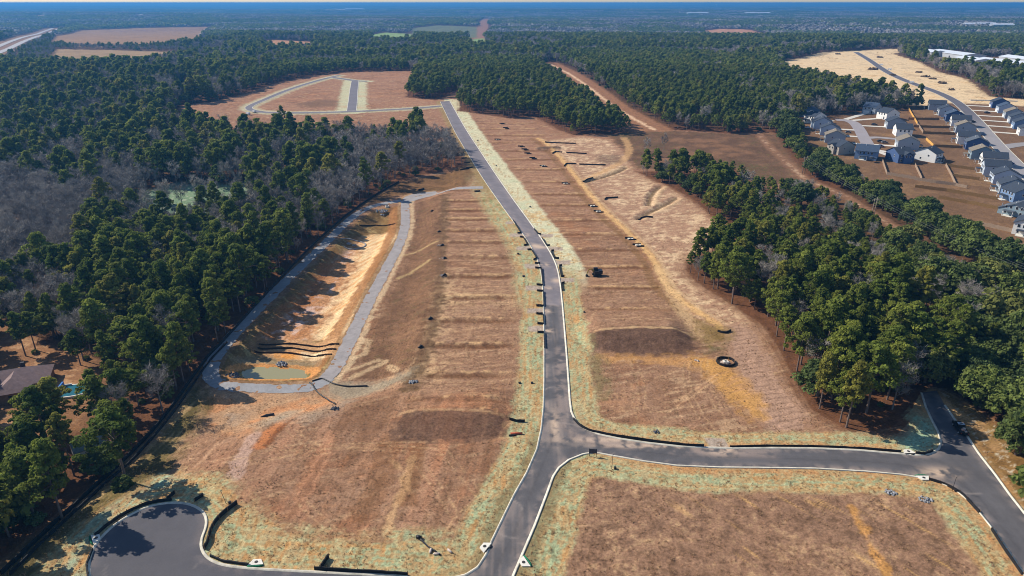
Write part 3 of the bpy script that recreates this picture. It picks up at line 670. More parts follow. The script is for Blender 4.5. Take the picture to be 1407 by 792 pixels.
# ------------------------------------------------------------------ streets, kerbs, tracks, water
def cut_mesh(verts2, step, zoff, name):
    """flat outline -> mesh cut into small cells so that its tint can vary"""
    bm = bmesh.new()
    vs = [bm.verts.new((p[0], p[1], 0)) for p in verts2]
    for t in tessellate_polygon([[Vector((p[0], p[1], 0)) for p in verts2]]):
        try: bm.faces.new([vs[i] for i in t])
        except ValueError: pass
    p = np.asarray(verts2); mn, mx = p.min(0), p.max(0)
    for ax in (0, 1):
        q = mn[ax] + step
        while q < mx[ax]:
            no = (1, 0, 0) if ax == 0 else (0, 1, 0); co = (q, 0, 0) if ax == 0 else (0, q, 0)
            bmesh.ops.bisect_plane(bm, geom=bm.verts[:] + bm.edges[:] + bm.faces[:], plane_co=co, plane_no=no)
            q += step
    bmesh.ops.recalc_face_normals(bm, faces=bm.faces[:])
    me = bpy.data.meshes.new(name); bm.to_mesh(me); bm.free()
    return me
def road_mat(name='asphalt', rough=0.85):
    m, nt, b = new_mat(name)
    at = N(nt, 'ShaderNodeAttribute', attribute_type='GEOMETRY', attribute_name='tint')
    geo = N(nt, 'ShaderNodeNewGeometry')
    n1 = N(nt, 'ShaderNodeTexNoise', Scale=4.0, Detail=6.0, Roughness=0.8); nt.links.new(geo.outputs['Position'], n1.inputs['Vector'])
    f1 = mapr(nt, n1.outputs['Fac'], 0.25, 0.75, 0.8, 1.2)
    sc = N(nt, 'ShaderNodeVectorMath', operation='SCALE'); nt.links.new(at.outputs['Color'], sc.inputs[0]); nt.links.new(f1, sc.inputs['Scale'])
    nt.links.new(sc.outputs[0], b.inputs['Base Color']); b.inputs['Roughness'].default_value = rough; b.inputs['Specular IOR Level'].default_value = 0.25
    return m
def paint_road(x, y, basec, dust):
    col = np.tile(basec, (len(x), 1)); med = fbm(x, y, 10, 3, 71); fine = fbm(x, y, 2.2, 3, 72)
    col *= (1 + 0.14 * med + 0.10 * fine)[:, None]
    dr = -road_d(x, y, 9.0)
    # pale worn lanes and dusty margins
    st = streak(x, y, 1.55, 30, 1.1, 3, 73)
    k = dust * (0.25 * sstep(0.1, 0.8, st + 0.4 * med) * sstep(25, 10, x) * sstep(-12, -4, x) + 0.35 * sstep(2.4, 0.4, dr) * sstep(-0.1, 0.5, fine + med + 0.2))
    col = col * (1 - k[:, None]) + A(170, 150, 136) * k[:, None]
    for c_, sx, sy in MUD:
        p = W([c_])[0]; d = ((x - p[0]) / sx) ** 2 + ((y - p[1]) / sy) ** 2
        k = np.exp(-d) * sstep(-0.45, 0.25, fine + 0.5 * med + 0.15) * 0.85
        col = col * (1 - k[:, None]) + A(206, 178, 152) * k[:, None]
    # seams, wheel paths and a few scrubbed tyre arcs
    for ln in ROADCL:
        d = ldist(ln, x, y, 6.0); col *= (1 - 0.16 * np.exp(-((d - 0.1) / 0.14) ** 2) + 0.07 * np.exp(-((d - 1.7) / 0.55) ** 2) + 0.06 * np.exp(-((d - 3.2) / 0.4) ** 2))[:, None]
    for px_, r_, a0, a1 in (((690, 705), 4.5, 0.2, 2.2), ((705, 722), 3.6, 3.0, 5.0), ((770, 610), 9, 0.4, 1.6), ((762, 540), 3, 1.0, 3.5), ((758, 500), 2.2, 4, 6), ((1330, 640), 8, 1.2, 2.6), ((1300, 640), 10, 3.6, 4.9), ((240, 745), 9, 0.3, 1.9), ((200, 770), 7, 3.3, 5.5), ((300, 785), 5, 1, 3)):
        c = W([px_])[0]; t = np.linspace(a0, a1, 12); d = ldist(np.c_[c[0] + r_ * np.cos(t), c[1] + r_ * np.sin(t)], x, y, 2.0)
        k = (np.exp(-(d / 0.22) ** 2) * 0.3)[:, None]; col = col * (1 - k) + A(176, 162, 150) * k
    d = ldist(fillet(W([(769, 480), (769, 550), (774, 585), (796, 603), (860, 614), (960, 622), (1060, 625)]), 2), x, y, 6.0); k = (np.exp(-(d / 1.5) ** 2) * 0.42 * sstep(-0.6, 0.3, fine + med))[:, None]; col = col * (1 - k) + A(178, 154, 138) * k
    return np.clip(col, 0.01, 0.8)
ROADCL = [np.vstack([(resample(L_UP, 6)[:60] + resample(R_UP, 6)[:60]) / 2 if False else 0.5 * (L_UP[np.linspace(0, len(L_UP) - 1, 40).astype(int)] + R_UP[np.linspace(0, len(R_UP) - 1, 40).astype(int)])]), W([(760, 420), (763, 470), (765, 520), (765, 560), (757, 610), (735, 665), (712, 720), (690, 765), (672, 800)]), W([(765, 575), (790, 605), (840, 615), (930, 627), (1047, 630), (1180, 634), (1250, 640), (1310, 655), (1350, 690), (1400, 755)])]
MUD = [((722, 323), 2.0, 2.2), ((736, 338), 2.6, 2.4), ((742, 340), 2.6, 2.0), ((748, 364), 3.0, 2.2), ((766, 386), 2.2, 2.0), ((752, 396), 2.0, 1.6), ((750, 428), 2.2, 1.5), ((751, 455), 2.2, 1.7), ((990, 621), 3.2, 1.6), ((1000, 617), 2.0, 1.2), ((762, 585), 1.2, 7.0), ((830, 605), 10, 1.2), ((1110, 648), 9, 1.0), ((1290, 650), 4, 2.0), ((880, 613), 12, 0.8)]
def ribbon(name, cl, w, mat, zoff=0.06, step=2.0, ncr=5, colour=None, rag=0.0, la=None, lb=None, seed=1):
    """strip draped over the ground; la/lb = its two edges if they are given"""
    if la is None:
        cl = resample(cl, step); la, lb = side(cl, w / 2), side(cl, -w / 2)
    else:
        n = max(8, int(np.hypot(*np.diff(la, axis=0).T).sum() / step)); 
        def rs(p): 
            d = np.r_[0, np.cumsum(np.hypot(*np.diff(p, axis=0).T))]; t = np.linspace(0, d[-1], n); return np.c_[np.interp(t, d, p[:, 0]), np.interp(t, d, p[:, 1])]
        la, lb = rs(la), rs(lb)
    n = len(la); t = np.linspace(0, 1, ncr)
    P = la[:, None, :] * (1 - t)[None, :, None] + lb[:, None, :] * t[None, :, None]
    if rag:
        j = np.random.default_rng(seed).uniform(-rag, rag, (n, 2)); j = (j + np.roll(j, 1, 0) + np.roll(j, 2, 0)) / 2.2; dirv = (lb - la) / np.hypot(*(lb - la).T)[:, None]
        P[:, 0] += dirv * j[:, :1]; P[:, -1] += dirv * j[:, 1:]
    x, y = P[..., 0].ravel(), P[..., 1].ravel(); z = height(x, y) + zoff
    i = np.arange(n - 1)[:, None] * ncr + np.arange(ncr - 1)[None, :]
    me = np_mesh(name, np.c_[x, y, z], np.stack([i, i + ncr, i + ncr + 1, i + 1], -1).reshape(-1, 4))
    me.polygons.foreach_set('use_smooth', np.ones(len(me.polygons), bool))
    if colour is not None: set_col(me, colour(x, y))
    return tag(link(name, me, mat), kind='structure')
def kerb(name, line, mat, w=0.55, h=0.13, inner=1, step=0.8):
    """kerb with gutter following a road edge; inner=+1 if the road lies to the left of the line"""
    line = resample(line, step); prof = [(-0.02, -0.2), (-0.02, h), (0.22, h + 0.005), (0.30, 0.03), (w, 0.022), (w, -0.2)]
    rows = [side(line, inner * (o - 0.25)) for o, _ in prof]; n = len(line); k = len(prof)
    zc = height(line[:, 0], line[:, 1])
    V = np.stack([np.c_[r, zc + p[1] + 0.05] for r, p in zip(rows, prof)], 1).reshape(-1, 3)
    i = np.arange(n - 1)[:, None] * k + np.arange(k - 1)[None, :]
    q = np.stack([i, i + 1, i + k + 1, i + k], -1).reshape(-1, 4)
    if inner < 0: q = q[:, ::-1]
    me = np_mesh(name, V, q)
    return tag(link(name, me, mat), kind='structure')
def build_roads():
    am = road_mat('asphalt'); cm = simple('kerb_concrete', A(206, 198, 180), 0.9, var=0.3, scale=0.5)
    asph = A(93, 90, 91)
    me = cut_mesh(NET, 0.5, 0, 'street')
    nv = len(me.vertices); co = np.empty(nv * 3, np.float32); me.vertices.foreach_get('co', co); co = co.reshape(-1, 3)
    culx = sstep(0, 1, (-18 - co[:, 0]) / 14)
    c = paint_road(co[:, 0].astype(float), co[:, 1].astype(float), asph, 1.0)
    dk = A(84, 82, 88) * (1 + 0.12 * fbm(co[:, 0].astype(float), co[:, 1].astype(float), 9, 3, 75))[:, None]
    c = c * (1 - 0.55 * culx[:, None]) + dk * 0.55 * culx[:, None]
    # level under the streets follows the ground height there
    co[:, 2] = height(co[:, 0].astype(float), co[:, 1].astype(float)) + 0.05
    me.vertices.foreach_set('co', co.ravel()); set_col(me, c); me.update()
    tag(link('street', me, am), kind='structure')
    ribbon('upper_street', None, 0, am, 0.05, 1.2, 8, lambda x, y: paint_road(x, y, A(122, 115, 117), 0.9), la=L_UP, lb=R_UP)
    kerb('kerb', np.vstack([L_UP, L_LO[1:]]), cm, inner=1)
    kerb('kerb', np.vstack([R_UP, R_LO[1:]]), cm, inner=-1)
    kerb('kerb', X_LO, cm, inner=1)
    kerb('kerb', FAR_R[:-1], cm, inner=1)
    kerb('kerb', fillet(CUL, 2), cm, inner=1)
    fm = lambda x, y: np.tile(A(118, 112, 116), (len(x), 1)) * (1 + 0.1 * fbm(x, y, 12, 3, 5))[:, None]
    for nm, ln in (('loop_street', FAR1), ('cross_street', FAR2), ('side_street', FAR3)):
        ribbon(nm, ln, 6.0 if nm == 'loop_street' else 8.0, am, 0.12 + 0.02 * (nm == 'cross_street'), 3, 4, fm)
        for s_ in (1, -1):
            ribbon('kerb', side(resample(ln, 3), s_ * (3.3 if nm == 'loop_street' else 4.3)), 0.6, cm, 0.2, 3, 2)
    ribbon('estate_street', STA, 9.0, am, 0.12, 2, 4, lambda x, y: np.tile(A(158, 150, 150), (len(x), 1)) * (1 + 0.06 * fbm(x, y, 8, 3, 5))[:, None])
    ribbon('estate_street', STA2, 6.5, am, 0.14, 2, 4, lambda x, y: np.tile(A(160, 152, 150), (len(x), 1)))
    nst = len(STB)
    stc = lambda x, y: (A(152, 146, 144) * (1 - sstep(520, 640, y))[:, None] + A(104, 100, 104) * sstep(520, 640, y)[:, None]) * (1 + 0.08 * fbm(x, y, 10, 3, 5))[:, None]
    ribbon('estate_street', STB, 9.0, am, 0.12, 3, 4, stc)
    ribbon('estate_street', STB2, 9.0, am, 0.14, 3, 4, stc)
    for s_ in (1, -1): ribbon('kerb', side(resample(STB, 3), s_ * 4.8), 0.7, cm, 0.2, 3, 2)
    gmat = road_mat('crushed_stone', 0.95)
    gc = lambda x, y: np.tile(A(150, 148, 148), (len(x), 1)) * (1 + 0.14 * fbm(x, y, 4, 4, 5) + 0.14 * fbm(x, y, 0.9, 2, 6))[:, None]
    ribbon('gravel_track', RING_L, 4.6, gmat, 0.05, 0.5, 7, gc, rag=0.35)
    ribbon('gravel_track', RING_R, 4.6, gmat, 0.062, 0.5, 7, lambda x, y: gc(x, y) * np.array([1.12, 1.03, 0.97]), rag=0.35, seed=2)
    ribbon('gravel_track', CONN, 5.0, gmat, 0.074, 0.5, 7, lambda x, y: gc(x, y) * np.array([1.15, 1.08, 1.03]), rag=0.35, seed=3)
    # two carriageways of the highway
    for s_ in (14, -14): ribbon('highway', side(resample(HWAY, 20), s_), 13, am, 0.5, 20, 3, lambda x, y: np.tile(A(176, 170, 166), (len(x), 1)))
    # water
    for nm, pts, c_, z_ in (('pond_water', POND, A(152, 144, 102), None), ('lake_water', LAKE, (0.02, 0.05, 0.10), None)):
        m, nt, b = new_mat(nm); b.inputs['Base Color'].default_value = (*[float(q) for q in c_], 1); b.inputs['Roughness'].default_value = 0.12
        b.inputs['Specular IOR Level'].default_value = 0.5
        ns = N(nt, 'ShaderNodeTexNoise', Scale=1.2, Detail=3.0); tc = N(nt, 'ShaderNodeTexCoord'); nt.links.new(tc.outputs['Object'], ns.inputs['Vector'])
        bp = N(nt, 'ShaderNodeBump', Strength=0.08, Distance=0.05); nt.links.new(ns.outputs['Fac'], bp.inputs['Height']); nt.links.new(bp.outputs[0], b.inputs['Normal'])
        P = fillet(np.vstack([pts, pts[:1]]), 2)[:-1]; cen = P.mean(0); P = cen + (P - cen) * 1.06
        zz = hz(*cen) + (0.62 if nm == 'pond_water' else 1.0)
        mb = MB(); mb.add([(q[0], q[1], zz) for q in P], [tuple(range(len(P)))]); tag(mb.build(nm, m), kind='structure')
# ------------------------------------------------------------------ trees
def leaf_mat(name, c1, c2, rnd_hue=0.5, rough=0.8, trans=0.25):
    """foliage: each tree takes its own tone between c1 and c2, each clump varies a little"""
    m, nt, b = new_mat(name)
    oi = N(nt, 'ShaderNodeObjectInfo'); at = N(nt, 'ShaderNodeAttribute', attribute_type='GEOMETRY', attribute_name='tint')
    base_ = mixc(nt, c1, c2, oi.outputs['Random'])
    if trans:
        odd = mapr(nt, oi.outputs['Random'], 0.90, 0.92, 0.0, 0.5)
        base_ = mixc(nt, base_, (c2[0] * 1.2, c2[1] * 0.9, c2[2] * 1.1), odd)
    c = mixc(nt, base_, at.outputs['Color'], 1.0, 'MULTIPLY')
    nt.links.new(c, b.inputs['Base Color']); b.inputs['Roughness'].default_value = rough; b.inputs['Specular IOR Level'].default_value = 0.15
    if trans:
        out = nt.nodes['Material Output']; tr = N(nt, 'ShaderNodeBsdfTranslucent'); nt.links.new(c, tr.inputs['Color'])
        mx = nt.nodes.new('ShaderNodeMixShader'); mx.inputs[0].default_value = trans
        nt.links.new(b.outputs[0], mx.inputs[1]); nt.links.new(tr.outputs[0], mx.inputs[2]); nt.links.new(mx.outputs[0], out.inputs['Surface'])
    return m
def quads_at(rng, cen, nor, size, aspect=1.0):
    """one small leaf-clump face at each centre, facing roughly along nor"""
    n = len(cen); nor = nor / np.maximum(np.linalg.norm(nor, axis=1, keepdims=True), 1e-6)
    r = rng.normal(size=(n, 3)); u = np.cross(nor, r); u /= np.maximum(np.linalg.norm(u, axis=1, keepdims=True), 1e-6); v = np.cross(nor, u)
    s = (size * rng.uniform(0.6, 1.3, n))[:, None]
    u = u * s * aspect; v = v * s
    V = np.stack([cen - u - v * 0.6, cen + u * 0.9 - v, cen + u + v * 0.7, cen - u * 0.7 + v], 1).reshape(-1, 3)
    Q = np.arange(4 * n).reshape(-1, 4)
    return V, Q
def clump_cloud(rng, centres, radii, per, size, flat=0.75, spiky=0.55):
    C = []; Nn = []; T = []
    for c, r in zip(centres, radii):
        d = rng.normal(size=(per, 3)); d /= np.linalg.norm(d, axis=1, keepdims=True)
        d[:, 2] = np.where(d[:, 2] < -0.35, -d[:, 2] * 0.6, d[:, 2])
        p = d * (r * rng.uniform(0.45, 1.08, per) ** 0.6)[:, None]; p[:, 2] *= flat
        C.append(c + p); Nn.append(d + rng.normal(size=(per, 3)) * spiky + np.array([0, 0, 0.25])); T.append(np.full(per, rng.uniform(0.72, 1.3)) * rng.uniform(0.85, 1.15, per))
    V, Q = quads_at(rng, np.vstack(C), np.vstack(Nn), size)
    return V, Q, np.repeat(np.concatenate(T), 4)
def pine_parts(seed, lod=0, slim=1.0):
    rng = np.random.default_rng(seed); h = 18.0; slim = slim * (0.74 + 0.5 * ((seed * 7 + 3) % 10) / 10)
    cb = rng.uniform(0.30, 0.52) * h; Rm = rng.uniform(3.2, 5.0) * slim
    bend = rng.uniform(-0.5, 0.5, 2)
    def ax(z): return np.array([bend[0] * (z / h) ** 2, bend[1] * (z / h) ** 2, z])
    ncl, per, size = ((78, 58, 0.25), (34, 30, 0.50), (12, 16, 1.10))[lod]
    cs, rs = [], []
    for i in range(ncl):
        u = (i + rng.uniform(0, 1)) / ncl; z = cb + (h - cb) * u ** 0.85
        prof = (0.55 + 0.45 * min(1, u / 0.25)) * (1 - max(0, u - 0.25) / 0.75) ** 0.62 + 0.06
        a = i * 2.4 + rng.uniform(-0.9, 0.9); rr = Rm * prof * rng.uniform(0.25, 1.15) * (1 + 0.28 * math.cos(a - seed))
        c = ax(z); cs.append(c + np.array([math.cos(a) * rr, math.sin(a) * rr, rng.uniform(-0.3, 0.3)])); rs.append(rng.uniform(0.55, 1.3) * (1, 1.3, 1.8)[lod] * slim)
    V, Q, T = clump_cloud(rng, np.array(cs), rs, per, size)
    tk = MB(); nz = (9, 5, 2)[lod]
    tk.tube([ax(h * 0.93 * k / nz) - np.array([0, 0, 0.3 if k == 0 else 0]) for k in range(nz + 1)], [0.27 * (1 - 0.8 * k / nz) + 0.02 for k in range(nz + 1)], (7, 5, 3)[lod], cap=False)
    if lod == 0:
        for c in cs[::2]: tk.tube([ax(max(cb * 0.8, c[2] - 0.9)), c * 0.6 + ax(c[2]) * 0.4, c], [0.07, 0.05, 0.02], 4, cap=False)
        for k in range(5):
            z = cb * rng.uniform(0.5, 0.95); a = rng.uniform(0, 6.28); l = rng.uniform(0.6, 1.6)
            tk.tube([ax(z), ax(z) + np.array([math.cos(a) * l, math.sin(a) * l, -0.1])], [0.05, 0.015], 4, cap=False)
    elif lod == 1:
        for c in cs[::3]: tk.tube([ax(c[2] - 0.8), c], [0.08, 0.03], 3, cap=False)
    return tk, V, Q, T
def broad_parts(seed, lod=0):
    rng = np.random.default_rng(seed); h = 10.5; Rm = 5.0
    ncl, per, size = ((66, 66, 0.25), (30, 32, 0.52), (11, 17, 1.1))[lod]
    cs, rs = [], []
    for i in range(ncl):
        u = (i + 0.5) / ncl; ph = math.acos(1 - 1.28 * u); a = i * 2.39996 + rng.uniform(-0.3, 0.3)
        rr = rng.uniform(0.62, 1.0)
        cs.append(np.array([math.sin(ph) * math.cos(a) * Rm * rr, math.sin(ph) * math.sin(a) * Rm * rr, 4.4 + math.cos(ph) * (h - 5.4) * rr])); rs.append(rng.uniform(0.8, 1.5) * (1, 1.25, 1.7)[lod])
    V, Q, T = clump_cloud(rng, np.array(cs), rs, per, size, 0.8)
    tk = MB(); f = 0.35
    tk.tube([(0, 0, -0.3), (0.1, 0, 1.6), (0.2, 0.15, 3.2), (0.2, 0.2, 5.5)], [0.42, 0.32, 0.26, 0.1], (7, 5, 3)[lod], cap=False)
    if lod < 2:
        for c in cs[::(3, 5)[lod]]: tk.tube([(0.1, 0.05, 2.2), c * 0.5 + np.array([0, 0, 1.6]), c], [0.16, 0.09, 0.03], 4, cap=False)
    return tk, V, Q, T
def bare_parts(seed, lod=0):
    rng = np.random.default_rng(seed); h = 15.0
    tk = MB(); tips = []
    nb = (11, 8, 5)[lod]; bend = rng.uniform(-0.6, 0.6, 2)
    def ax(z): return np.array([bend[0] * (z / h) ** 2, bend[1] * (z / h) ** 2, z])
    nz = (7, 4, 2)[lod]
    tk.tube([ax(h * 0.85 * k / nz) - np.array([0, 0, 0.3 if k == 0 else 0]) for k in range(nz + 1)], [0.22 * (1 - 0.85 * k / nz) + 0.015 for k in range(nz + 1)], (6, 4, 3)[lod], cap=False)
    for i in range(nb):
        z = h * (0.28 + 0.5 * (i + rng.uniform(0, 1)) / nb); a = i * 2.4 + rng.uniform(-0.4, 0.4); l = rng.uniform(2.4, 4.2) * (1.1 - 0.4 * z / h)
        p0 = ax(z); p1 = p0 + np.array([math.cos(a) * l * 0.55, math.sin(a) * l * 0.55, l * 0.55]); p2 = p1 + np.array([math.cos(a + 0.3) * l * 0.4, math.sin(a + 0.3) * l * 0.4, l * 0.65])
        if lod < 2: tk.tube([p0, p1, p2], [0.09, 0.06, 0.02], (4, 3)[lod], cap=False)
        tips += [(p1, l), (p2, l), ((p1 + p2) / 2, l)]
        for k in range((2, 1, 0)[lod]):
            a2 = a + rng.uniform(-1.1, 1.1); q = p1 + np.array([math.cos(a2) * l * 0.5, math.sin(a2) * l * 0.5, l * 0.5]); tk.tube([p1, q], [0.05, 0.015], 3, cap=False); tips.append((q, l))
    tips.append((ax(h * 0.86), 2.5)); tips.append((ax(h * 0.7), 2.5))
    per, wid, ln = ((20, 0.045, 1.5), (11, 0.10, 1.9), (9, 0.22, 2.6))[lod]
    Vs = []; T = []
    for p, l in tips:
        d = rng.normal(size=(per, 3)); d[:, 2] = np.abs(d[:, 2]) * 0.9 + 0.25; d /= np.linalg.norm(d, axis=1, keepdims=True)
        L = (ln * rng.uniform(0.5, 1.25, per))[:, None]; s = np.cross(d, rng.normal(size=(per, 3))); s /= np.linalg.norm(s, axis=1, keepdims=True)
        o = p + rng.normal(size=(per, 3)) * 0.35
        Vs.append(np.stack([o - s * wid, o + s * wid, o + d * L + s * wid * 0.3, o + d * L - s * wid * 0.3], 1).reshape(-1, 3)); T.append(np.repeat(rng.uniform(0.75, 1.25, per), 4))
    V = np.vstack(Vs); return tk, V, np.arange(len(V)).reshape(-1, 4), np.concatenate(T)
PARTS = {'pine': pine_parts, 'broad': broad_parts, 'bare': bare_parts}

def tree_mats():
    g = {}
    g['pine'] = leaf_mat('pine_needles', (0.112, 0.152, 0.024), (0.240, 0.265, 0.044), trans=0.45)
    g['broad'] = leaf_mat('evergreen_leaves', (0.062, 0.092, 0.030), (0.160, 0.195, 0.042))
    g['bare'] = leaf_mat('bare_twigs', (0.21, 0.19, 0.17), (0.40, 0.355, 0.30), trans=0.0)
    g['bark'] = simple('bark', (0.17, 0.125, 0.10), 0.95, var=0.3, scale=2.0)
    g['greybark'] = simple('grey_bark', (0.21, 0.19, 0.17), 0.95, var=0.3, scale=2.0)
    return g
def crown_mesh(name, V, Q, T):
    me = np_mesh(name, V, Q); set_col(me, np.repeat(T[:, None], 3, 1)); return me
def joined(name, kind, seed, lod, mats, **kw):
    """trunk and crown in one mesh, for the trees of the mass"""
    tk, V, Q, T = PARTS[kind](seed, lod, **kw)
    tv = np.array(tk.v); nt = len(tv)
    tf = [f for f in tk.f if len(f) == 4]
    me = np_mesh(name, np.vstack([tv, V]), np.vstack([np.array(tf), Q + nt]))
    me.polygons.foreach_set('material_index', np.r_[np.ones(len(tf), np.int32), np.zeros(len(Q), np.int32)])
    set_col(me, np.repeat(np.r_[np.ones(nt), T][:, None], 3, 1))
    o = bpy.data.objects.new(name, me); me.materials.append(mats[kind]); me.materials.append(mats['greybark' if kind == 'bare' else 'bark'])
    return o
def patch(name, seed, size, n, mats, kind, leaf, h0, h1):
    """a square of far canopy: n rounded crowns of loose faces"""
    rng = np.random.default_rng(seed); Vs = []; Ts = []; per = 7
    for i in range(n):
        c = np.array([rng.uniform(-size / 2, size / 2), rng.uniform(-size / 2, size / 2), 0]); h = rng.uniform(h0, h1); r = rng.uniform(2.6, 4.2)
        d = rng.normal(size=(per, 3)); d[:, 2] = np.abs(d[:, 2]); d /= np.linalg.norm(d, axis=1, keepdims=True)
        p = c + d * np.array([r, r, h * 0.42]) + np.array([0, 0, h * 0.52])
        V, Q = quads_at(rng, p, d + rng.normal(size=(per, 3)) * 0.35 + np.array([0, 0, 0.3]), leaf); Vs.append(V); Ts.append(np.repeat(np.full(per, rng.uniform(0.7, 1.3)), 4))
    V = np.vstack(Vs); me = np_mesh(name, V, np.arange(len(V)).reshape(-1, 4)); set_col(me, np.repeat(np.concatenate(Ts)[:, None], 3, 1))
    o = bpy.data.objects.new(name, me); me.materials.append(mats[kind]); return o
def scatter(name, lib, pts, idx, rot, scl, label, cat):
    """one object that holds a mass of trees nobody could count"""
    co = bpy.data.collections.new(name + '_kinds')
    for o in lib: co.objects.link(o)
    order = {o.name: i for i, o in enumerate(sorted(lib, key=lambda q: q.name))}; remap = np.array([order[o.name] for o in lib], np.int32)
    me = bpy.data.meshes.new(name); me.vertices.add(len(pts)); me.vertices.foreach_set('co', np.asarray(pts, np.float32).ravel())
    a = me.attributes.new('kind_no', 'INT', 'POINT'); a.data.foreach_set('value', remap[np.asarray(idx)])
    a = me.attributes.new('turn', 'FLOAT', 'POINT'); a.data.foreach_set('value', np.asarray(rot, np.float32))
    a = me.attributes.new('grow', 'FLOAT_VECTOR', 'POINT'); a.data.foreach_set('vector', np.asarray(scl, np.float32).ravel())
    o = link(name, me)
    ng = bpy.data.node_groups.new(name, 'GeometryNodeTree'); ng.interface.new_socket('Geometry', in_out='INPUT', socket_type='NodeSocketGeometry'); ng.interface.new_socket('Geometry', in_out='OUTPUT', socket_type='NodeSocketGeometry')
    gi = ng.nodes.new('NodeGroupInput'); go = ng.nodes.new('NodeGroupOutput'); ip = ng.nodes.new('GeometryNodeInstanceOnPoints'); ci = ng.nodes.new('GeometryNodeCollectionInfo')
    ci.inputs['Collection'].default_value = co; ci.inputs['Separate Children'].default_value = True; ci.inputs['Reset Children'].default_value = True
    ng.links.new(gi.outputs[0], ip.inputs['Points']); ng.links.new(ci.outputs[0], ip.inputs['Instance']); ip.inputs['Pick Instance'].default_value = True
    def na(nm, ty):
        n = ng.nodes.new('GeometryNodeInputNamedAttribute'); n.data_type = ty; n.inputs['Name'].default_value = nm; return [q for q in n.outputs if q.enabled and q.name == 'Attribute'][0]
    ng.links.new(na('kind_no', 'INT'), ip.inputs['Instance Index'])
    cx = ng.nodes.new('ShaderNodeCombineXYZ'); ng.links.new(na('turn', 'FLOAT'), cx.inputs[2]); ng.links.new(cx.outputs[0], ip.inputs['Rotation'])
    ng.links.new(na('grow', 'FLOAT_VECTOR'), ip.inputs['Scale']); ng.links.new(ip.outputs[0], go.inputs[0])
    md = o.modifiers.new('trees', 'NODES'); md.node_group = ng
    tag(o, label, cat, kind='stuff'); return o

BARE_ZONES = [(W([(-60, 262), (40, 252), (95, 268), (120, 310), (110, 370), (40, 395), (-60, 400)], -2.5), 0.97), (W([(500, 244), (540, 246), (585, 238), (640, 233), (636, 218), (618, 200), (585, 196), (545, 212), (505, 230)]), 0.93), (W([(-150, 110), (120, 105), (235, 140), (240, 175), (120, 200), (-150, 215)]), 0.62),
    (W([(235, 112), (300, 100), (390, 92), (480, 92), (470, 84), (350, 82), (260, 92)]), 0.7), (W([(640, 60), (700, 54), (760, 62), (740, 78), (680, 70)]), 0.85), (W([(840, 62), (940, 52), (960, 60), (880, 72)]), 0.7), (W([(1060, 175), (1110, 158), (1190, 150), (1290, 147), (1282, 136), (1200, 132), (1080, 146)]), 0.62), (W([(20, 410), (60, 400), (140, 420), (145, 490), (100, 500), (30, 470)], -2.5), 0.75), (W([(240, 186), (330, 186), (420, 186), (480, 188), (440, 208), (330, 212), (260, 216)]), 0.6),
    (W([(1300, 108), (1345, 118), (1362, 134), (1410, 138), (1410, 128), (1370, 122)]), 0.6), (LAKE + np.array([0, -25]), 0.9)]
OAK_ZONES = [(W([(1040, 184), (1082, 172), (1105, 200), (1150, 240), (1180, 255), (1175, 275), (1106, 243), (1062, 210)]), 0.45), (W([(1285, 540), (1300, 520), (1330, 500), (1407, 470), (1600, 440), (1600, 640), (1407, 640), (1395, 605), (1360, 572), (1320, 560)]), 0.85), (W([(1175, 275), (1215, 266), (1255, 290), (1300, 305), (1340, 345), (1407, 380), (1407, 405), (1316, 365), (1213, 304)]), 0.85), (W([(1230, 440), (1300, 430), (1410, 412), (1410, 470), (1290, 525), (1240, 500)]), 0.5), (W([(870, 238), (915, 258), (955, 280), (975, 262), (925, 238)]), 0.5), (W([(1230, 330), (1330, 385), (1410, 425), (1410, 450), (1280, 420)]), 0.45)]
PLANT_ZONES = [W([(556, 136), (600, 139), (630, 128), (630, 155), (700, 164), (735, 162), (786, 187), (878, 184), (850, 160), (815, 130), (780, 104), (750, 90), (640, 84), (575, 92)]), W([(770, 88), (800, 100), (860, 145), (912, 178), (1000, 184), (1060, 178), (1100, 150), (1200, 130), (1260, 132), (1100, 100), (1060, 86), (900, 74), (780, 76)]), W([(350, 130), (400, 112), (470, 101), (560, 98), (570, 90), (470, 86), (380, 96), (300, 118)])]

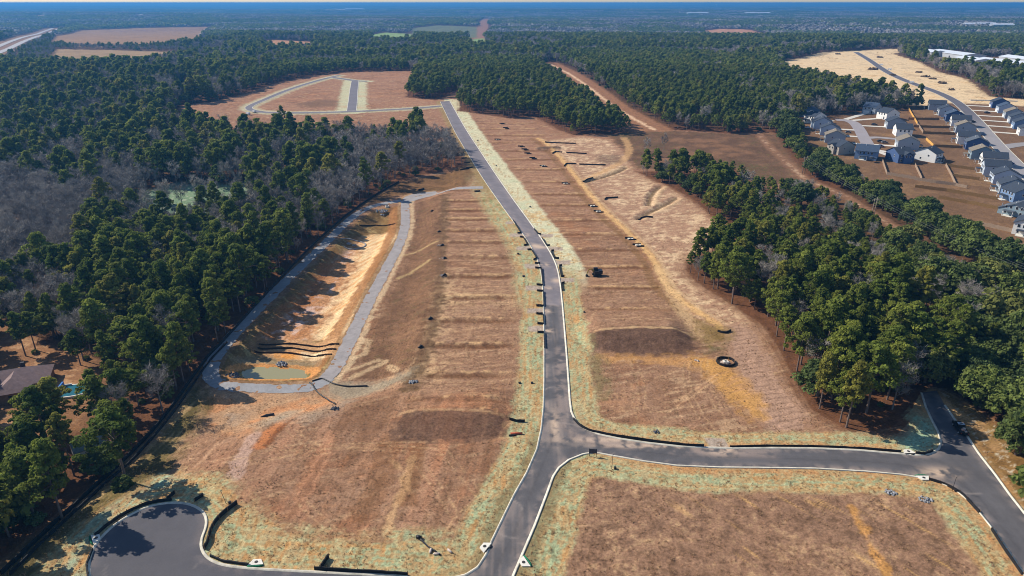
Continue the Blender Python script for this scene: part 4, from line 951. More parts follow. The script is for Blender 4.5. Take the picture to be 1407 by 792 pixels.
def plan_trees():
    rng = np.random.default_rng(5); out = []
    tiers = [(45, 430, 6.1, 0), (430, 900, 6.7, 1), (900, 2100, 7.8, 2)]
    for y0, y1, sp, tier in tiers:
        ny = int((y1 - y0) / sp); yy = y0 + (np.arange(ny) + 0.5) * sp
        xm = 1.0 * y1 + 60; nx = int(2 * xm / sp); xx = -xm + (np.arange(nx) + 0.5) * sp
        X, Y = np.meshgrid(xx, yy); X = X.ravel() + rng.uniform(-0.46, 0.46, X.size) * sp; Y = Y.ravel() + rng.uniform(-0.46, 0.46, Y.size) * sp
        px, py, d = to_px(X, Y, base(X, Y)); k = (px > -260) & (px < 1500) & (py < 1050); X, Y = X[k], Y[k]
        cd = clear_d(X, Y, 12.0); k = cd > 1.6; X, Y, cd = X[k], Y[k], cd[k]
        dens = np.ones(len(X)); dens[sdf(YARD, X, Y, 5) < 0] = 0.34; dens[sdf(GLADE, X, Y, 5) < 0] = 0.14
        k = rng.uniform(0, 1, len(X)) < dens; X, Y, cd = X[k], Y[k], cd[k]
        big = fbm(X, Y, 130, 3, 91); med = fbm(X, Y, 35, 3, 92)
        pb = 0.30 + 0.58 * sstep(-0.15, 0.4, big + 0.5 * med); po = np.full(len(X), 0.05)
        pb = np.where((X > 60) & (Y < 480), 0.13 + 0.2 * sstep(0.2, 0.6, big), pb)
        pb = np.where((X < 0) & (Y < 330), 0.15 + 0.45 * sstep(0.1, 0.5, big), pb)
        pl = np.zeros(len(X), bool)
        for z in PLANT_ZONES: pl |= sdf(z, X, Y, 5) < 0
        pb = np.where(pl, 0.04, pb); po = np.where(pl, 0.0, po)
        pb = np.where((X < -130) & (Y > 340) & ~pl, np.clip(pb + 0.18, 0, 0.85), pb)
        for z, v in BARE_ZONES: pb = np.where(sdf(z, X, Y, 5) < 0, v, pb)
        for z, v in OAK_ZONES: q = sdf(z, X, Y, 5) < 0; po = np.where(q, v, po); pb = np.where(q, 0.06, pb)
        u = rng.uniform(0, 1, len(X)); kind = np.where(u < pb, 2, np.where(u < pb + po, 1, 0))
        nb = (ldist(ROW2, X, Y, 60) < 45) & (kind == 1)
        H = np.where(kind == 0, rng.uniform(13, 22, len(X)) + 2.0 * med, np.where(kind == 1, rng.uniform(8, 13, len(X)), rng.uniform(10.5, 16.5, len(X))))
        H = np.where(pl & (kind == 0), rng.uniform(12, 16, len(X)), H)
        if tier == 2: H *= 0.92
        H = np.where((ldist(ROW2, X, Y, 60) < 55) & (X > 100) & (kind == 0), np.minimum(H, 10.0 + 3 * med), H)
        H = np.where((X > 60) & (Y < 480), H * (1 - 0.25 * sstep(180, 330, Y)) * 0.97, H)
        H = np.where((X < -40) & (Y < 185), H * 0.88, H)
        H = np.where(nb, H * 1.45, H)
        # younger growth along some edges and in the hedgerow between the two fields
        H *= np.where((cd < 5) & (rng.uniform(0, 1, len(X)) < 0.35), rng.uniform(0.5, 0.85, len(X)), 1)
        far_field = (np.minimum(sdf(FARM1, X, Y, 90), sdf(FARM2, X, Y, 90)) < 75) & (tier == 2); H = np.where(far_field, H * 0.6, H)
        out.append(np.c_[X, Y, kind, H, np.full(len(X), tier), cd, pl])
    for (a, b), k, h in (((80, 592), 0, 17.5), ((134, 552), 0, 12.5), ((172, 655), 0, 19), ((98, 640), 0, 17), ((1017, 181), 1, 9.5), ((1004, 182), 1, 6.5), ((888, 214), 2, 12), ((912, 206), 2, 11), ((574, 182), 0, 19), ((579, 184), 0, 18), ((568, 186), 0, 16), ((388, 170), 0, 17), ((1347, 560), 1, 12.5), ((1395, 625), 1, 11)):
        x, y = hit(a, b, base); out.append(np.array([[x, y, k, h, 0 if y < 430 else 1, 5, 0]]))
    out.append(np.array([[*hit(84, 708, base), 0, 19.5, 0, 5, 0]]))
    T = np.vstack(out)
    Z = height(T[:, 0], T[:, 1]); return np.c_[T, Z]

KINDN = ('pine', 'broad', 'bare')
REF_H = (18.0, 10.5, 15.0)
def build_trees():
    mats = tree_mats(); T = plan_trees(); rng = np.random.default_rng(9)
    X, Y, K, H, TR, CD, PL, Z = T.T; K = K.astype(int)
    px, py, dep = to_px(X, Y, Z + H * 0.6); size = H / dep
    inframe = (px > -15) & (px < 1422) & (py < 800)
    # the largest in view stand as trees of their own
    solo = np.zeros(len(X), bool)
    for k, n in ((0, 300), (1, 300), (2, 300)):
        c = np.nonzero((K == k) & inframe & (TR < 2))[0]; c = c[np.argsort(-size[c])][:n]; solo[c] = True
    protos = {}
    for k, nm in enumerate(KINDN):
        protos[k] = []
        for s in range((9, 6, 6)[k]):
            tk, V, Q, Tn = PARTS[nm](100 * k + s, 0)
            protos[k].append((tk.mesh('trunk', True), crown_mesh('crown', V, Q, Tn)))
            protos[k][-1][0].materials.append(mats['greybark' if nm == 'bare' else 'bark']); protos[k][-1][1].materials.append(mats[nm])
    tree_objs = []
    for i in np.nonzero(solo)[0]:
        k = K[i]; tm, cm = protos[k][rng.integers(len(protos[k]))]
        e = empty(('pine_tree', 'evergreen_tree', 'bare_tree')[k], (X[i], Y[i], Z[i]), rng.uniform(0, 6.28)); s = H[i] / REF_H[k]; w = s * rng.uniform(0.82, 1.18); e.scale = (w, w, s)
        link('trunk', tm, None, e); link('crown', cm, None, e)
        tree_objs.append((e, i))
    label_trees(tree_objs, T)
    # everything else is a mass
    rest = ~solo
    for k, nm in enumerate(KINDN):
        lib = []; slots = {0: [], 1: [], 2: []}
        for lod, cnt in ((0, 4), (1, 4), (2, 4)):
            for s in range(cnt):
                slots[lod].append(len(lib)); lib.append(joined('%s_%d_%d' % (nm, lod, s), nm, 500 + 10 * lod + s, lod, mats))
        c = np.nonzero(rest & (K == k))[0]
        lod = np.where((Y[c] < 330) & inframe[c], 0, np.where(Y[c] < 900, 1, 2))
        idx = np.array([slots[l][rng.integers(len(slots[l]))] for l in lod])
        s = H[c] / REF_H[k]; w = s * rng.uniform(0.9, 1.15, len(c)) * np.where(lod == 2, 1.12, 1)
        P = np.c_[X[c], Y[c], Z[c]]; S = np.c_[w, w, s]
        if k == 1:   # undergrowth of young evergreens inside the woods
            q = np.nonzero((TR < 2) & (CD > 3) & (rng.uniform(0, 1, len(X)) < 0.30) & (PL == 0))[0]
            off = rng.uniform(-2.6, 2.6, (len(q), 2)); P = np.vstack([P, np.c_[X[q] + off[:, 0], Y[q] + off[:, 1], Z[q] - 0.4]]); sc = rng.uniform(0.14, 0.42, len(q)); S = np.vstack([S, np.c_[sc * 1.1, sc * 1.1, sc]]); idx = np.r_[idx, np.array([slots[1][rng.integers(4)] for _ in q])]
        scatter(('pine_woodland', 'evergreen_woodland', 'bare_woodland')[k], lib, P, idx, rng.uniform(0, 6.28, len(P)), S,
                ('dark green mass of pines filling the woods round the graded land', 'dark broadleaved evergreens and undergrowth between the pines of the woods', 'grey brown mass of leafless trees between the pines of the woods')[k], 'woods')
    # canopy beyond two kilometres, as squares of forest
    P = []; I = []; S = []; libs = []
    for tier, (y0, y1, sz, n, leaf) in enumerate(((2100, 6500, 34.0, 16, 2.3), (6500, 25500, 150.0, 120, 5.0))):
        b0 = len(libs)
        for s in range(5): libs.append(patch('far_%d_%d' % (tier, s), 40 + s, sz, n, mats, 'pine' if s < 3 else 'bare', leaf, 9, 16))
        ny = int((y1 - y0) / sz); yy = y0 + (np.arange(ny) + 0.5) * sz; xs = np.arange(-y1 * 0.9, y1 * 0.9, sz)
        gx, gy = np.meshgrid(xs, yy); gx, gy = gx.ravel(), gy.ravel(); k = np.abs(gx) < 0.86 * gy + 60; gx, gy = gx[k], gy[k]
        cd = clear_d(gx, gy, 60); k = cd > sz * 0.35; gx, gy = gx[k], gy[k]
        nz = fbm(gx, gy, 480, 4, 95); sp = np.where(nz + rng.uniform(-0.25, 0.25, len(gx)) > 0.10, 3 + rng.integers(0, 2, len(gx)), rng.integers(0, 3, len(gx)))
        P.append(np.c_[gx, gy, base(gx, gy)]); I.append(b0 + sp); f = 1 + 0.35 * fbm(gx, gy, 260, 3, 96); S.append(np.c_[np.full(len(gx), 1.06), np.full(len(gx), 1.06), np.clip(f, 0.6, 1.5)])
    P = np.vstack(P); I = np.concatenate(I); S = np.vstack(S)
    scatter('distant_forest', libs, P, I, rng.integers(0, 4, len(P)) * (math.pi / 2), S, 'blue hazed forest rolling away to the horizon', 'forest')
    print('TREES', len(X), 'solo', solo.sum(), [int((solo & (K == k)).sum()) for k in range(3)], 'far', len(P))

def build_tufts():
    """dry grass and clods on the graded soil close to the camera"""
    rng = np.random.default_rng(21); n = 52000
    y = 92 + 205 * rng.uniform(0, 1, n) ** 1.25; x = rng.uniform(-0.95, 0.95, n) * (0.80 * y + 30)
    px, py, d = to_px(x, y, base(x, y)); k = (px > -40) & (px < 1450) & (py < 830); x, y = x[k], y[k]
    k = sdf(SITE, x, y, 5) < -0.8; x, y = x[k], y[k]
    k = (road_d(x, y, 6) > 0.7) & (sdf(BASIN, x, y, 5) > 1) & (sdf(RAMP, x, y, 5) > 0); x, y = x[k], y[k]
    for bk in (BANK1, BANK2): k = sdf(bk, x, y, 6) > 0.5; x, y = x[k], y[k]
    for ln in (RING_L, RING_R, CONN): k = ldist(ln, x, y, 6) > 3.0; x, y = x[k], y[k]
    dens = fbm(x, y, 7, 3, 55) + 0.5 * fbm(x, y, 2.0, 2, 56); k = dens + rng.uniform(-0.4, 0.4, len(x)) > -0.1; x, y = x[k], y[k]
    lib = []
    gm = leaf_mat('dry_grass_blades', tuple(A(150, 120, 92)), tuple(A(204, 172, 130)), trans=0.3); cm = leaf_mat('soil_clod', tuple(A(128, 96, 74)), tuple(A(176, 138, 106)), trans=0.0)
    for s in range(6):
        r = np.random.default_rng(300 + s); m = 9
        if s < 4:
            o = np.c_[r.normal(size=(m, 2)) * 0.13, np.zeros(m)]; dv = np.c_[r.normal(size=(m, 2)) * 0.5, np.ones(m)]; dv /= np.linalg.norm(dv, axis=1, keepdims=True); L = r.uniform(0.14, 0.30, m)[:, None]; sd = np.cross(dv, r.normal(size=(m, 3))); sd = sd / np.linalg.norm(sd, axis=1, keepdims=True) * 0.035
            V = np.stack([o - sd, o + sd, o + dv * L + sd * 0.3, o + dv * L - sd * 0.3], 1).reshape(-1, 3); Q = np.arange(4 * m).reshape(-1, 4)
        else:
            V = np.array([(1, 0, 0.1), (-1, 0, 0), (0, 1, 0), (0, -1, 0.1), (0.1, 0, 0.8), (0, 0, -0.3)]) * 0.13 * r.uniform(0.7, 1.3, (6, 3)); Q = None
        me = np_mesh('tuft', V, Q, None if s < 4 else [(0, 2, 4), (2, 1, 4), (1, 3, 4), (3, 0, 4), (2, 0, 5), (1, 2, 5), (3, 1, 5), (0, 3, 5)]); set_col(me, np.ones((len(V), 3)))
        ob = bpy.data.objects.new('tuft_%d' % s, me); me.materials.append(gm if s < 4 else cm); lib.append(ob)
    z = height(x, y); m = len(x); kd = np.where(rng.uniform(0, 1, m) < 0.82, rng.integers(0, 4, m), 4 + rng.integers(0, 2, m)); sc = rng.uniform(0.6, 1.5, m)
    scatter('dry_grass', lib, np.c_[x, y, z], kd, rng.uniform(0, 6.28, m), np.c_[sc, sc, sc], 'dry grass tufts and clods on the graded brown lots', 'grass'); print('tufts', m)

def label_trees(objs, T):
    """says where each tree stands and how it looks"""
    spots = [('the swimming pool', (107, 538)), ('the brown bungalow', (20, 535)), ('the garden shed', (124, 621)), ('the turning circle', (150, 720)), ('the pond', (330, 515)), ('the middle of the gravel ring track', (380, 400)), ('the oval fence of the basin', (480, 335)), ('the far end of the basin', (520, 280)),
        ('the bottom left photo corner', (15, 780)), ('the left photo edge', (10, 420)), ('the ribbed haul path', (1060, 510)), ('the black fence ring', (1010, 470)), ('the pale field', (985, 380)), ('the upper pale field', (925, 262)), ('the near power pole', (1190, 320)), ('the pickup truck', (1300, 550)), ('the right photo edge', (1400, 520)), ('the lower estate yards', (1330, 345)), ('the upper estate yards', (1180, 250)), ('the upper road', (630, 228)), ('the upper loop street', (480, 190)), ('the red brown open field', (990, 215)), ('the pale green glade', (265, 285))]
    SP = np.array([hit(a, b, base) for _, (a, b) in spots]); nm = {0: 'pine', 1: 'broadleaved evergreen', 2: 'leafless tree'}; groups = {}
    for e, i in objs:
        x, y, k, H, tr, cd, pl, z = T[i]; k = int(k); d = np.hypot(SP[:, 0] - x, SP[:, 1] - y); j = int(d.argmin())
        wood = 'left-hand wood' if x < 0 else 'right-hand wood'
        size = ('short', 'middling', 'tall')[int(np.digitize(H / REF_H[k], [0.86, 1.04]))]
        place = 'edge' if cd < 6 else 'inside'
        groups.setdefault((k, wood, place, j, size if place == 'inside' else ''), []).append((float(d[j]), e, size))
    for (k, wood, place, j, _), L in groups.items():
        L.sort(key=lambda q: q[0]); g = '%ss in the %s near %s' % (nm[k], wood, spots[j][0])
        for n, (dd, e, size) in enumerate(L):
            cat = ('pine', 'evergreen tree', 'bare tree')[k]; what = {0: 'green pine', 1: 'round evergreen tree', 2: 'grey leafless tree'}[k]
            if place == 'edge' and n < len(ORD): l = '%s %s at the edge of the %s, %s nearest %s' % (size, what, wood, ORD[n] if n else 'the', spots[j][0])
            elif n < 6: l = '%s %s inside the %s, %s of its size nearest %s' % (size, what, wood, ORD[n], spots[j][0])
            else: l = '%s %s inside the %s, farther from %s' % (size, what, wood, spots[j][0])
            tag(e, ' '.join(l.split()[:16]), cat, g)
# ------------------------------------------------------------------ things
M = {}
def mats_objects():
    S = simple
    M['fabric'] = S('black_geotextile', (0.016, 0.016, 0.017), 0.85, var=0.35, scale=1.0)
    M['stake'] = S('timber_stake', A(150, 118, 84), 0.9)
    M['conc'] = S('pale_concrete', A(226, 220, 206), 0.85, var=0.12)
    M['iron'] = S('cast_iron', (0.06, 0.055, 0.05), 0.6, metal=0.4)
    M['green'] = S('green_sediment_bag', (0.01, 0.16, 0.07), 0.8)
    M['rock'] = S('grey_riprap', A(150, 150, 152), 0.9, var=0.3, scale=2.5)
    M['darkrock'] = S('dark_riprap', A(96, 98, 104), 0.9, var=0.35, scale=2.5)
    M['black'] = S('black_plastic', (0.015, 0.015, 0.016), 0.45)
    M['steel'] = S('dark_painted_steel', (0.025, 0.026, 0.03), 0.5, metal=0.3)
    M['yellow'] = S('machine_yellow', (0.32, 0.22, 0.03), 0.6, var=0.35)
    M['glass'] = S('dark_glass', (0.02, 0.025, 0.03), 0.12)
    M['tyre'] = S('rubber', (0.02, 0.02, 0.02), 0.9)
    M['white'] = S('white_trim', (0.72, 0.72, 0.70), 0.6, var=0.05)
    M['wood'] = S('weathered_fence_boards', A(156, 134, 112), 0.9, var=0.2, scale=2)
    M['newwood'] = S('new_fence_boards', A(214, 164, 84), 0.9, var=0.12, scale=2)
    M['brownwood'] = S('brown_fence_boards', A(138, 108, 66), 0.9, var=0.2, scale=2)
    M['pole'] = S('grey_timber_pole', A(150, 136, 118), 0.9)
    M['wire'] = S('aluminium_wire', (0.16, 0.16, 0.16), 0.6)
    M['metalroof'] = S('pale_metal_roof', (0.74, 0.77, 0.80), 0.4, var=0.06, scale=0.2)
    M['metalwall'] = S('grey_metal_wall', (0.42, 0.44, 0.46), 0.6, var=0.08)
    M['pool'] = S('pool_water', (0.015, 0.12, 0.15), 0.15, var=0.15, scale=0.4)
    M['bluewall'] = S('blue_liner', (0.02, 0.16, 0.50), 0.5, var=0.1)
    M['net'] = S('orange_netting', (0.45, 0.09, 0.04), 0.8)
    M['heap'] = S('dark_soil', A(92, 76, 58), 0.95, var=0.35, scale=0.5)
    M['bag'] = S('pale_sandbag', A(206, 190, 176), 0.9)
def siding(name, col):
    """boarded wall: fine horizontal lap lines"""
    m, nt, b = new_mat(name)
    tc = N(nt, 'ShaderNodeTexCoord'); wv = N(nt, 'ShaderNodeTexWave', Scale=1.6, Distortion=0.0); wv.wave_type = 'BANDS'; wv.bands_direction = 'Z'
    nt.links.new(tc.outputs['Object'], wv.inputs['Vector'])
    f = mapr(nt, wv.outputs['Fac'], 0, 1, 0.9, 1.06); mu = N(nt, 'ShaderNodeVectorMath', operation='SCALE'); mu.inputs[0].default_value = tuple(float(q) for q in col); nt.links.new(f, mu.inputs['Scale'])
    nt.links.new(mu.outputs[0], b.inputs['Base Color']); b.inputs['Roughness'].default_value = 0.75; return m

ORD = 'first second third fourth fifth sixth seventh eighth ninth tenth eleventh twelfth thirteenth fourteenth fifteenth sixteenth seventeenth eighteenth nineteenth twentieth'.split()
ORD += ['twenty-' + o for o in ORD[:9]] + ['thirtieth'] + ['thirty-' + o for o in ORD[:9]] + ['fortieth'] + ['forty-' + o for o in ORD[:9]]
def fence_line(name, px, label, cat, group, fab, stake, h=0.8, thick=0.05, gap=2.2, lean=0.0, maxp=95, pw=0.05, pre=True, curved=False):
    P = np.array([G(a, b)[:2] for a, b in px]) if pre else np.asarray(px)
    if curved: P = fillet(P, 2)
    L = np.hypot(*np.diff(P, axis=0).T).sum(); P = resample(P, min(1.2, max(0.35, L / 12))); z = height(P[:, 0], P[:, 1])
    o0 = np.array([P[0, 0], P[0, 1], z[0]]); e = empty(name, tuple(o0)); tag(e, label, cat, group)
    t = np.gradient(P, axis=0); t /= np.hypot(t[:, 0], t[:, 1])[:, None]; nrm = np.c_[-t[:, 1], t[:, 0]]
    rng = np.random.default_rng(len(px) * 7 + int(abs(px[0][0])))
    hh = h * (1 + 0.10 * rng.uniform(-1, 1, len(P)))
    V = []; Fs = []
    for i in range(len(P)):
        a = P[i] + nrm[i] * thick; b = P[i] - nrm[i] * thick
        V += [(a[0], a[1], z[i] - 0.1), (b[0], b[1], z[i] - 0.1), (b[0] + nrm[i][0] * lean, b[1] + nrm[i][1] * lean, z[i] + hh[i]), (a[0] + nrm[i][0] * lean, a[1] + nrm[i][1] * lean, z[i] + hh[i])]
        if i:
            k = 4 * (i - 1)
            Fs += [(k + 1, k + 5, k + 6, k + 2), (k + 2, k + 6, k + 7, k + 3), (k + 3, k + 7, k + 4, k)]
    Fs += [(0, 1, 2, 3), tuple(4 * (len(P) - 1) + q for q in (3, 2, 1, 0))]
    mb = MB(); mb.add([tuple(np.array(v) - o0) for v in V], Fs); mb.build('fabric' if fab is M['fabric'] else 'board_panel', fab, e)
    n = min(maxp, max(2, int(L / gap) + 1)); me = None
    for k in range(n):
        i = int(round(k * (len(P) - 1) / max(1, n - 1)))
        if me is None:
            s = MB(); s.box(-pw, pw, -pw, pw, -0.2, h * 1.25 if fab is M['fabric'] else h + 0.12); me = s.mesh('post')
            me.materials.append(stake)
        p = link('post', me, None, e); p.location = (P[i, 0] + nrm[i][0] * (thick + pw + 0.005) - o0[0], P[i, 1] + nrm[i][1] * (thick + pw + 0.005) - o0[1], z[i] - o0[2])
    return e

def build_silt():
    f = lambda px, label, **k: fence_line('silt_fence', px, label, 'silt fence', k.pop('group', None), M['fabric'], M['stake'], **k)
    long_ = [(2, 790), (10, 783), (60, 735), (110, 690), (155, 648), (205, 600), (235, 563), (262, 524), (283, 494), (310, 467), (345, 428), (362, 409), (400, 368), (440, 327), (480, 293), (520, 266), (548, 251)]
    f(long_, 'very long black silt fence along the foot of the left-hand wood', h=1.0, gap=4.6, thick=0.12, curved=True)
    f([(14, 791), (62, 742), (113, 696), (158, 654), (208, 606), (238, 569), (266, 529), (287, 498), (312, 472)], 'second black silt fence running just inside the long one by the left-hand wood', h=0.7, gap=3.6, thick=0.12, curved=True)
    g = 'short silt fences between the driveway pads'
    segs = [([(705, 304), (711, 313), (716, 321), (711, 321)], 'L-shaped silt fence on the left kerb above the first driveway pad'), ([(714.5, 326.5), (719, 327), (725, 337), (720, 338)], 'U-shaped silt fence between the first and second pads on the left kerb'),
        ([(725, 344), (730, 343.5), (737.5, 355.5), (733, 358)], 'U-shaped silt fence just below the second pad on the left kerb'), ([(735, 362.5), (742, 363)], 'very short silt fence bar just above the third pad on the left kerb'),
        ([(735.5, 369), (744, 369.5), (745.5, 393), (737.5, 392)], 'longest U-shaped silt fence on the left kerb at the bend'), ([(738, 400.5), (746, 401), (747, 421.5), (737, 421)], 'U-shaped silt fence on the left kerb just below the road bend'),
        ([(737, 432), (746, 432.5), (747, 446), (738.5, 445.5)], 'small U-shaped silt fence between the two lowest pads on the left kerb'), ([(738.5, 457.5), (747, 458), (748, 479)], 'L-shaped silt fence at the lower end of the left-kerb row'),
        ([(734, 316), (739.5, 322.5), (743.5, 322.5)], 'first small silt fence of the right-kerb row, farthest up the road'), ([(745, 328.5), (751, 338.5), (755.5, 338)], 'second silt fence of the right-kerb row, below the topmost pad'),
        ([(761, 345), (757, 345.5), (762, 356), (768, 356)], 'third silt fence of the right-kerb row, U-shaped'), ([(772, 365.5), (768, 366), (771, 381), (775.5, 381)], 'fourth silt fence of the right-kerb row, U-shaped beside the bend'), ([(775.5, 389.5), (771.5, 390), (772.5, 400)], 'lowest silt fence of the right-kerb row')]
    for p, l in segs: f(p, l, h=0.8, gap=1.8, thick=0.09, group=g)
    for k in range(9):   # little bars along the upper left kerb
        y = 178 + k * 6.6; x = np.interp(y, [178, 205, 240], [622, 637, 658]) - 6 
        f([(x - 4 - (k % 3), y + 0.6), (x + 3, y)], '%s silt fence bar on the upper left kerb, from the far end' % ORD[k], h=0.7, gap=1.6, thick=0.14, group='silt fence bars along the upper left kerb')
    f([(632, 234.5), (645, 232.5)], 'longer black silt fence bar at the lower end of the upper kerb row', h=0.8, thick=0.15, gap=2)
    f([(652, 264), (660, 263.5)], 'small silt fence where the gravel connector meets the road', h=0.8, thick=0.15, gap=2)
    f([(575, 262.5), (583, 260.5)], 'small dark silt fence above the bend of the gravel connector', h=0.9, thick=0.11, gap=2)
    f([(788, 577), (797, 587), (815, 595), (850, 601), (890, 607), (935, 612.5), (967, 614.5)], 'black silt fence behind the kerb, from the junction corner to the stone pad', h=0.75, gap=2.0, thick=0.08, curved=True)
    f([(1003, 615), (1060, 614), (1120, 614.5), (1180, 617), (1238, 621.5)], 'long black silt fence behind the upper kerb of the cross road right of the pad', h=0.6, gap=2.6, thick=0.06)
    f([(1258, 624), (1270, 625), (1281, 621)], 'short curved silt fence at the corner right of the storm drain inlet', h=0.7, thick=0.14, gap=1.5)
    f([(1276, 659.5), (1300, 667), (1322, 680), (1345, 705)], 'black silt fence round the lower corner by the thin post, along the kerb', h=0.6, thick=0.12, gap=2)
    f([(1362, 728), (1380, 756), (1404, 790)], 'black silt fence along the kerb at the lower right corner of the photo', h=0.6, thick=0.12, gap=2)
    f([(240, 678), (229, 688.5)], 'short diagonal silt fence at the top of the turning circle, left one', h=0.8, thick=0.09, gap=1.6)
    f([(279, 682), (267, 690)], 'short diagonal silt fence at the top of the turning circle, right one', h=0.8, thick=0.09, gap=1.6)
    f([(325.5, 693), (299.5, 712.5), (288.5, 731), (286.5, 746), (280, 755)], 'long bent silt fence right of the turning circle, leaning outwards', h=1.0, thick=0.11, gap=2.0, curved=True)
    f([(131, 737), (152, 719), (178, 703), (205, 692), (236, 688)], 'curved silt fence hugging the upper left kerb of the turning circle', h=0.7, thick=0.11, gap=2.0, curved=True)
    f([(289, 765), (305, 772), (341, 777)], 'silt fence along the kerb between turning circle and its inlet', h=0.55, thick=0.12, gap=2.0)
    f([(127, 757), (119, 778), (122, 800)], 'short silt fence on the left kerb of the turning circle below its inlet', h=0.6, thick=0.12, gap=2.0)
    f([(432, 783), (470, 785.5), (515, 788), (560, 791)], 'black silt fence along the bottom street right of the second inlet', h=0.8, thick=0.1, gap=2.0)
    f([(451, 767), (445, 776), (440, 783)], 'short silt fence standing square to the bottom street', h=1.0, thick=0.11, gap=1.6)
    f([(700, 577), (708, 579.5), (721, 580)], 'lone black silt fence bar left of the main road above the junction', h=0.7, thick=0.09, gap=1.6)
    f([(986, 456), (996, 459), (1004, 455.5)], 'small curved black silt fence at the top of the ribbed haul path', h=0.7, thick=0.14, gap=1.5, curved=True)
    g2 = 'silt bars across the pale field'
    for p, l in (([(749, 197), (770, 197.3), (791, 198)], 'topmost black bar across the pale field'), ([(759, 211.5), (763, 209), (772, 210)], 'short hooked black bar at the left edge of the pale field, upper'), ([(778, 210.4), (806, 212)], 'straight black bar right of the upper hooked one in the pale field'), ([(775, 229), (778, 225.5), (792, 226)], 'short hooked black bar at the left edge of the pale field, lower'), ([(796, 226.5), (832, 227.6)], 'longest straight black bar of the pale field'),
                 ([(831, 275), (833, 273), (849, 272)], 'short black bar in the middle of the pale field beside the berm'), ([(877, 303), (881, 300.5), (897, 299.5)], 'black bar at the lower end of the diagonal ditch'), ([(801, 250), (808, 247), (815, 245)], 'small dark wattle across the end of the faint ditch')):
        f(p, l, h=0.8, thick=0.1, gap=2.5, group=g2)
    # inlet protection ring
    c = G(997, 498.5); ring = [(c[0] + 2.7 * math.cos(a), c[1] + 2.7 * math.sin(a)) for a in np.linspace(0, 2 * math.pi * 0.985, 26)]
    fence_line('silt_fence_ring', np.array(ring), 'black ring of silt fence round a white drain structure by the haul path', 'silt fence', None, M['fabric'], M['stake'], h=0.75, thick=0.11, gap=1.4, pre=False)
    e = empty('drain_riser', (c[0], c[1], c[2])); tag(e, 'white concrete drain riser inside the black silt fence ring', 'drain')
    mb = MB(); mb.box(-0.75, 0.75, -0.75, 0.75, -0.1, 0.55); mb.build('riser_box', M['conc'], e); mb = MB(); mb.tube([(0, 0, 0.55), (0, 0, 0.62)], 0.38, 12); mb.build('lid', M['iron'], e)
    rp = rocks(c[0], c[1], c[2], 1.6, 26, 0.28, 3); o = rp.build('rock_ring', M['bag']); tag(o, 'pale stones heaped round the drain riser in the ring', 'stones'); o.location = (c[0], c[1], c[2])
    # baffles of the basin
    fb = lambda px, l: fence_line('basin_baffle', px, l, 'baffle', 'baffles across the basin', M['brownfab'], M['stake'], h=0.55, thick=0.06, gap=2.4)
    M['brownfab'] = simple('brown_coir_baffle', (0.045, 0.030, 0.020), 0.95)
    fb([(356, 474), (400, 473), (466, 474)], 'uppermost of three dark baffles across the basin floor'); fb([(354, 479), (400, 479), (462, 481)], 'middle of three dark baffles across the basin floor'); fb([(350, 485), (395, 485.5), (456, 488)], 'lowest of three dark baffles, next to the pond')
    fb([(494, 311), (515, 310), (543, 308.5)], 'double dark baffle at the far narrow end of the basin')
    # wattles on the gravel
    for px, l in (([(429, 524.5), (437, 522), (443, 520.5), (450, 524), (460, 529), (478, 532), (490, 531.5), (505, 531)], 'long black erosion sock curving across the gravel track by the pond'), ([(425, 526.5), (429, 528), (433, 536), (441, 544), (452, 550), (461, 556)], 'shorter black erosion sock running down from the gravel track to a rock heap')):
        P = fillet(np.array([G(a, b) for a, b in px])[:, :2], 2); z = height(P[:, 0], P[:, 1]); e = MB(); e.tube([(a - P[0, 0], b - P[0, 1], c_ - z[0] + 0.18) for (a, b), c_ in zip(P, z)], 0.21, 7); o = e.build('erosion_sock', M['black'], None, True); o.location = (P[0, 0], P[0, 1], z[0]); tag(o, l, 'erosion sock')
    P = [G(575, 740), G(580, 744), G(588, 752), G(596, 757), G(605, 764)]; e = empty('erosion_sock', P[0]); tag(e, 'crumpled black erosion sock lying on the brown lot by the bottom street', 'erosion sock')
    mb = MB(); mb.tube([tuple(np.array(p) - np.array(P[0]) + np.array([0, 0, 0.2])) for p in P], [0.34, 0.22, 0.16, 0.2, 0.16], 7); mb.build('sock', M['black'], e, True); mb = MB(); mb.tube([(-0.4, 0.2, 0.3), (0.5, -0.2, 0.3)], [0.4, 0.45], 7); mb.build('roll', M['black'], e, True)

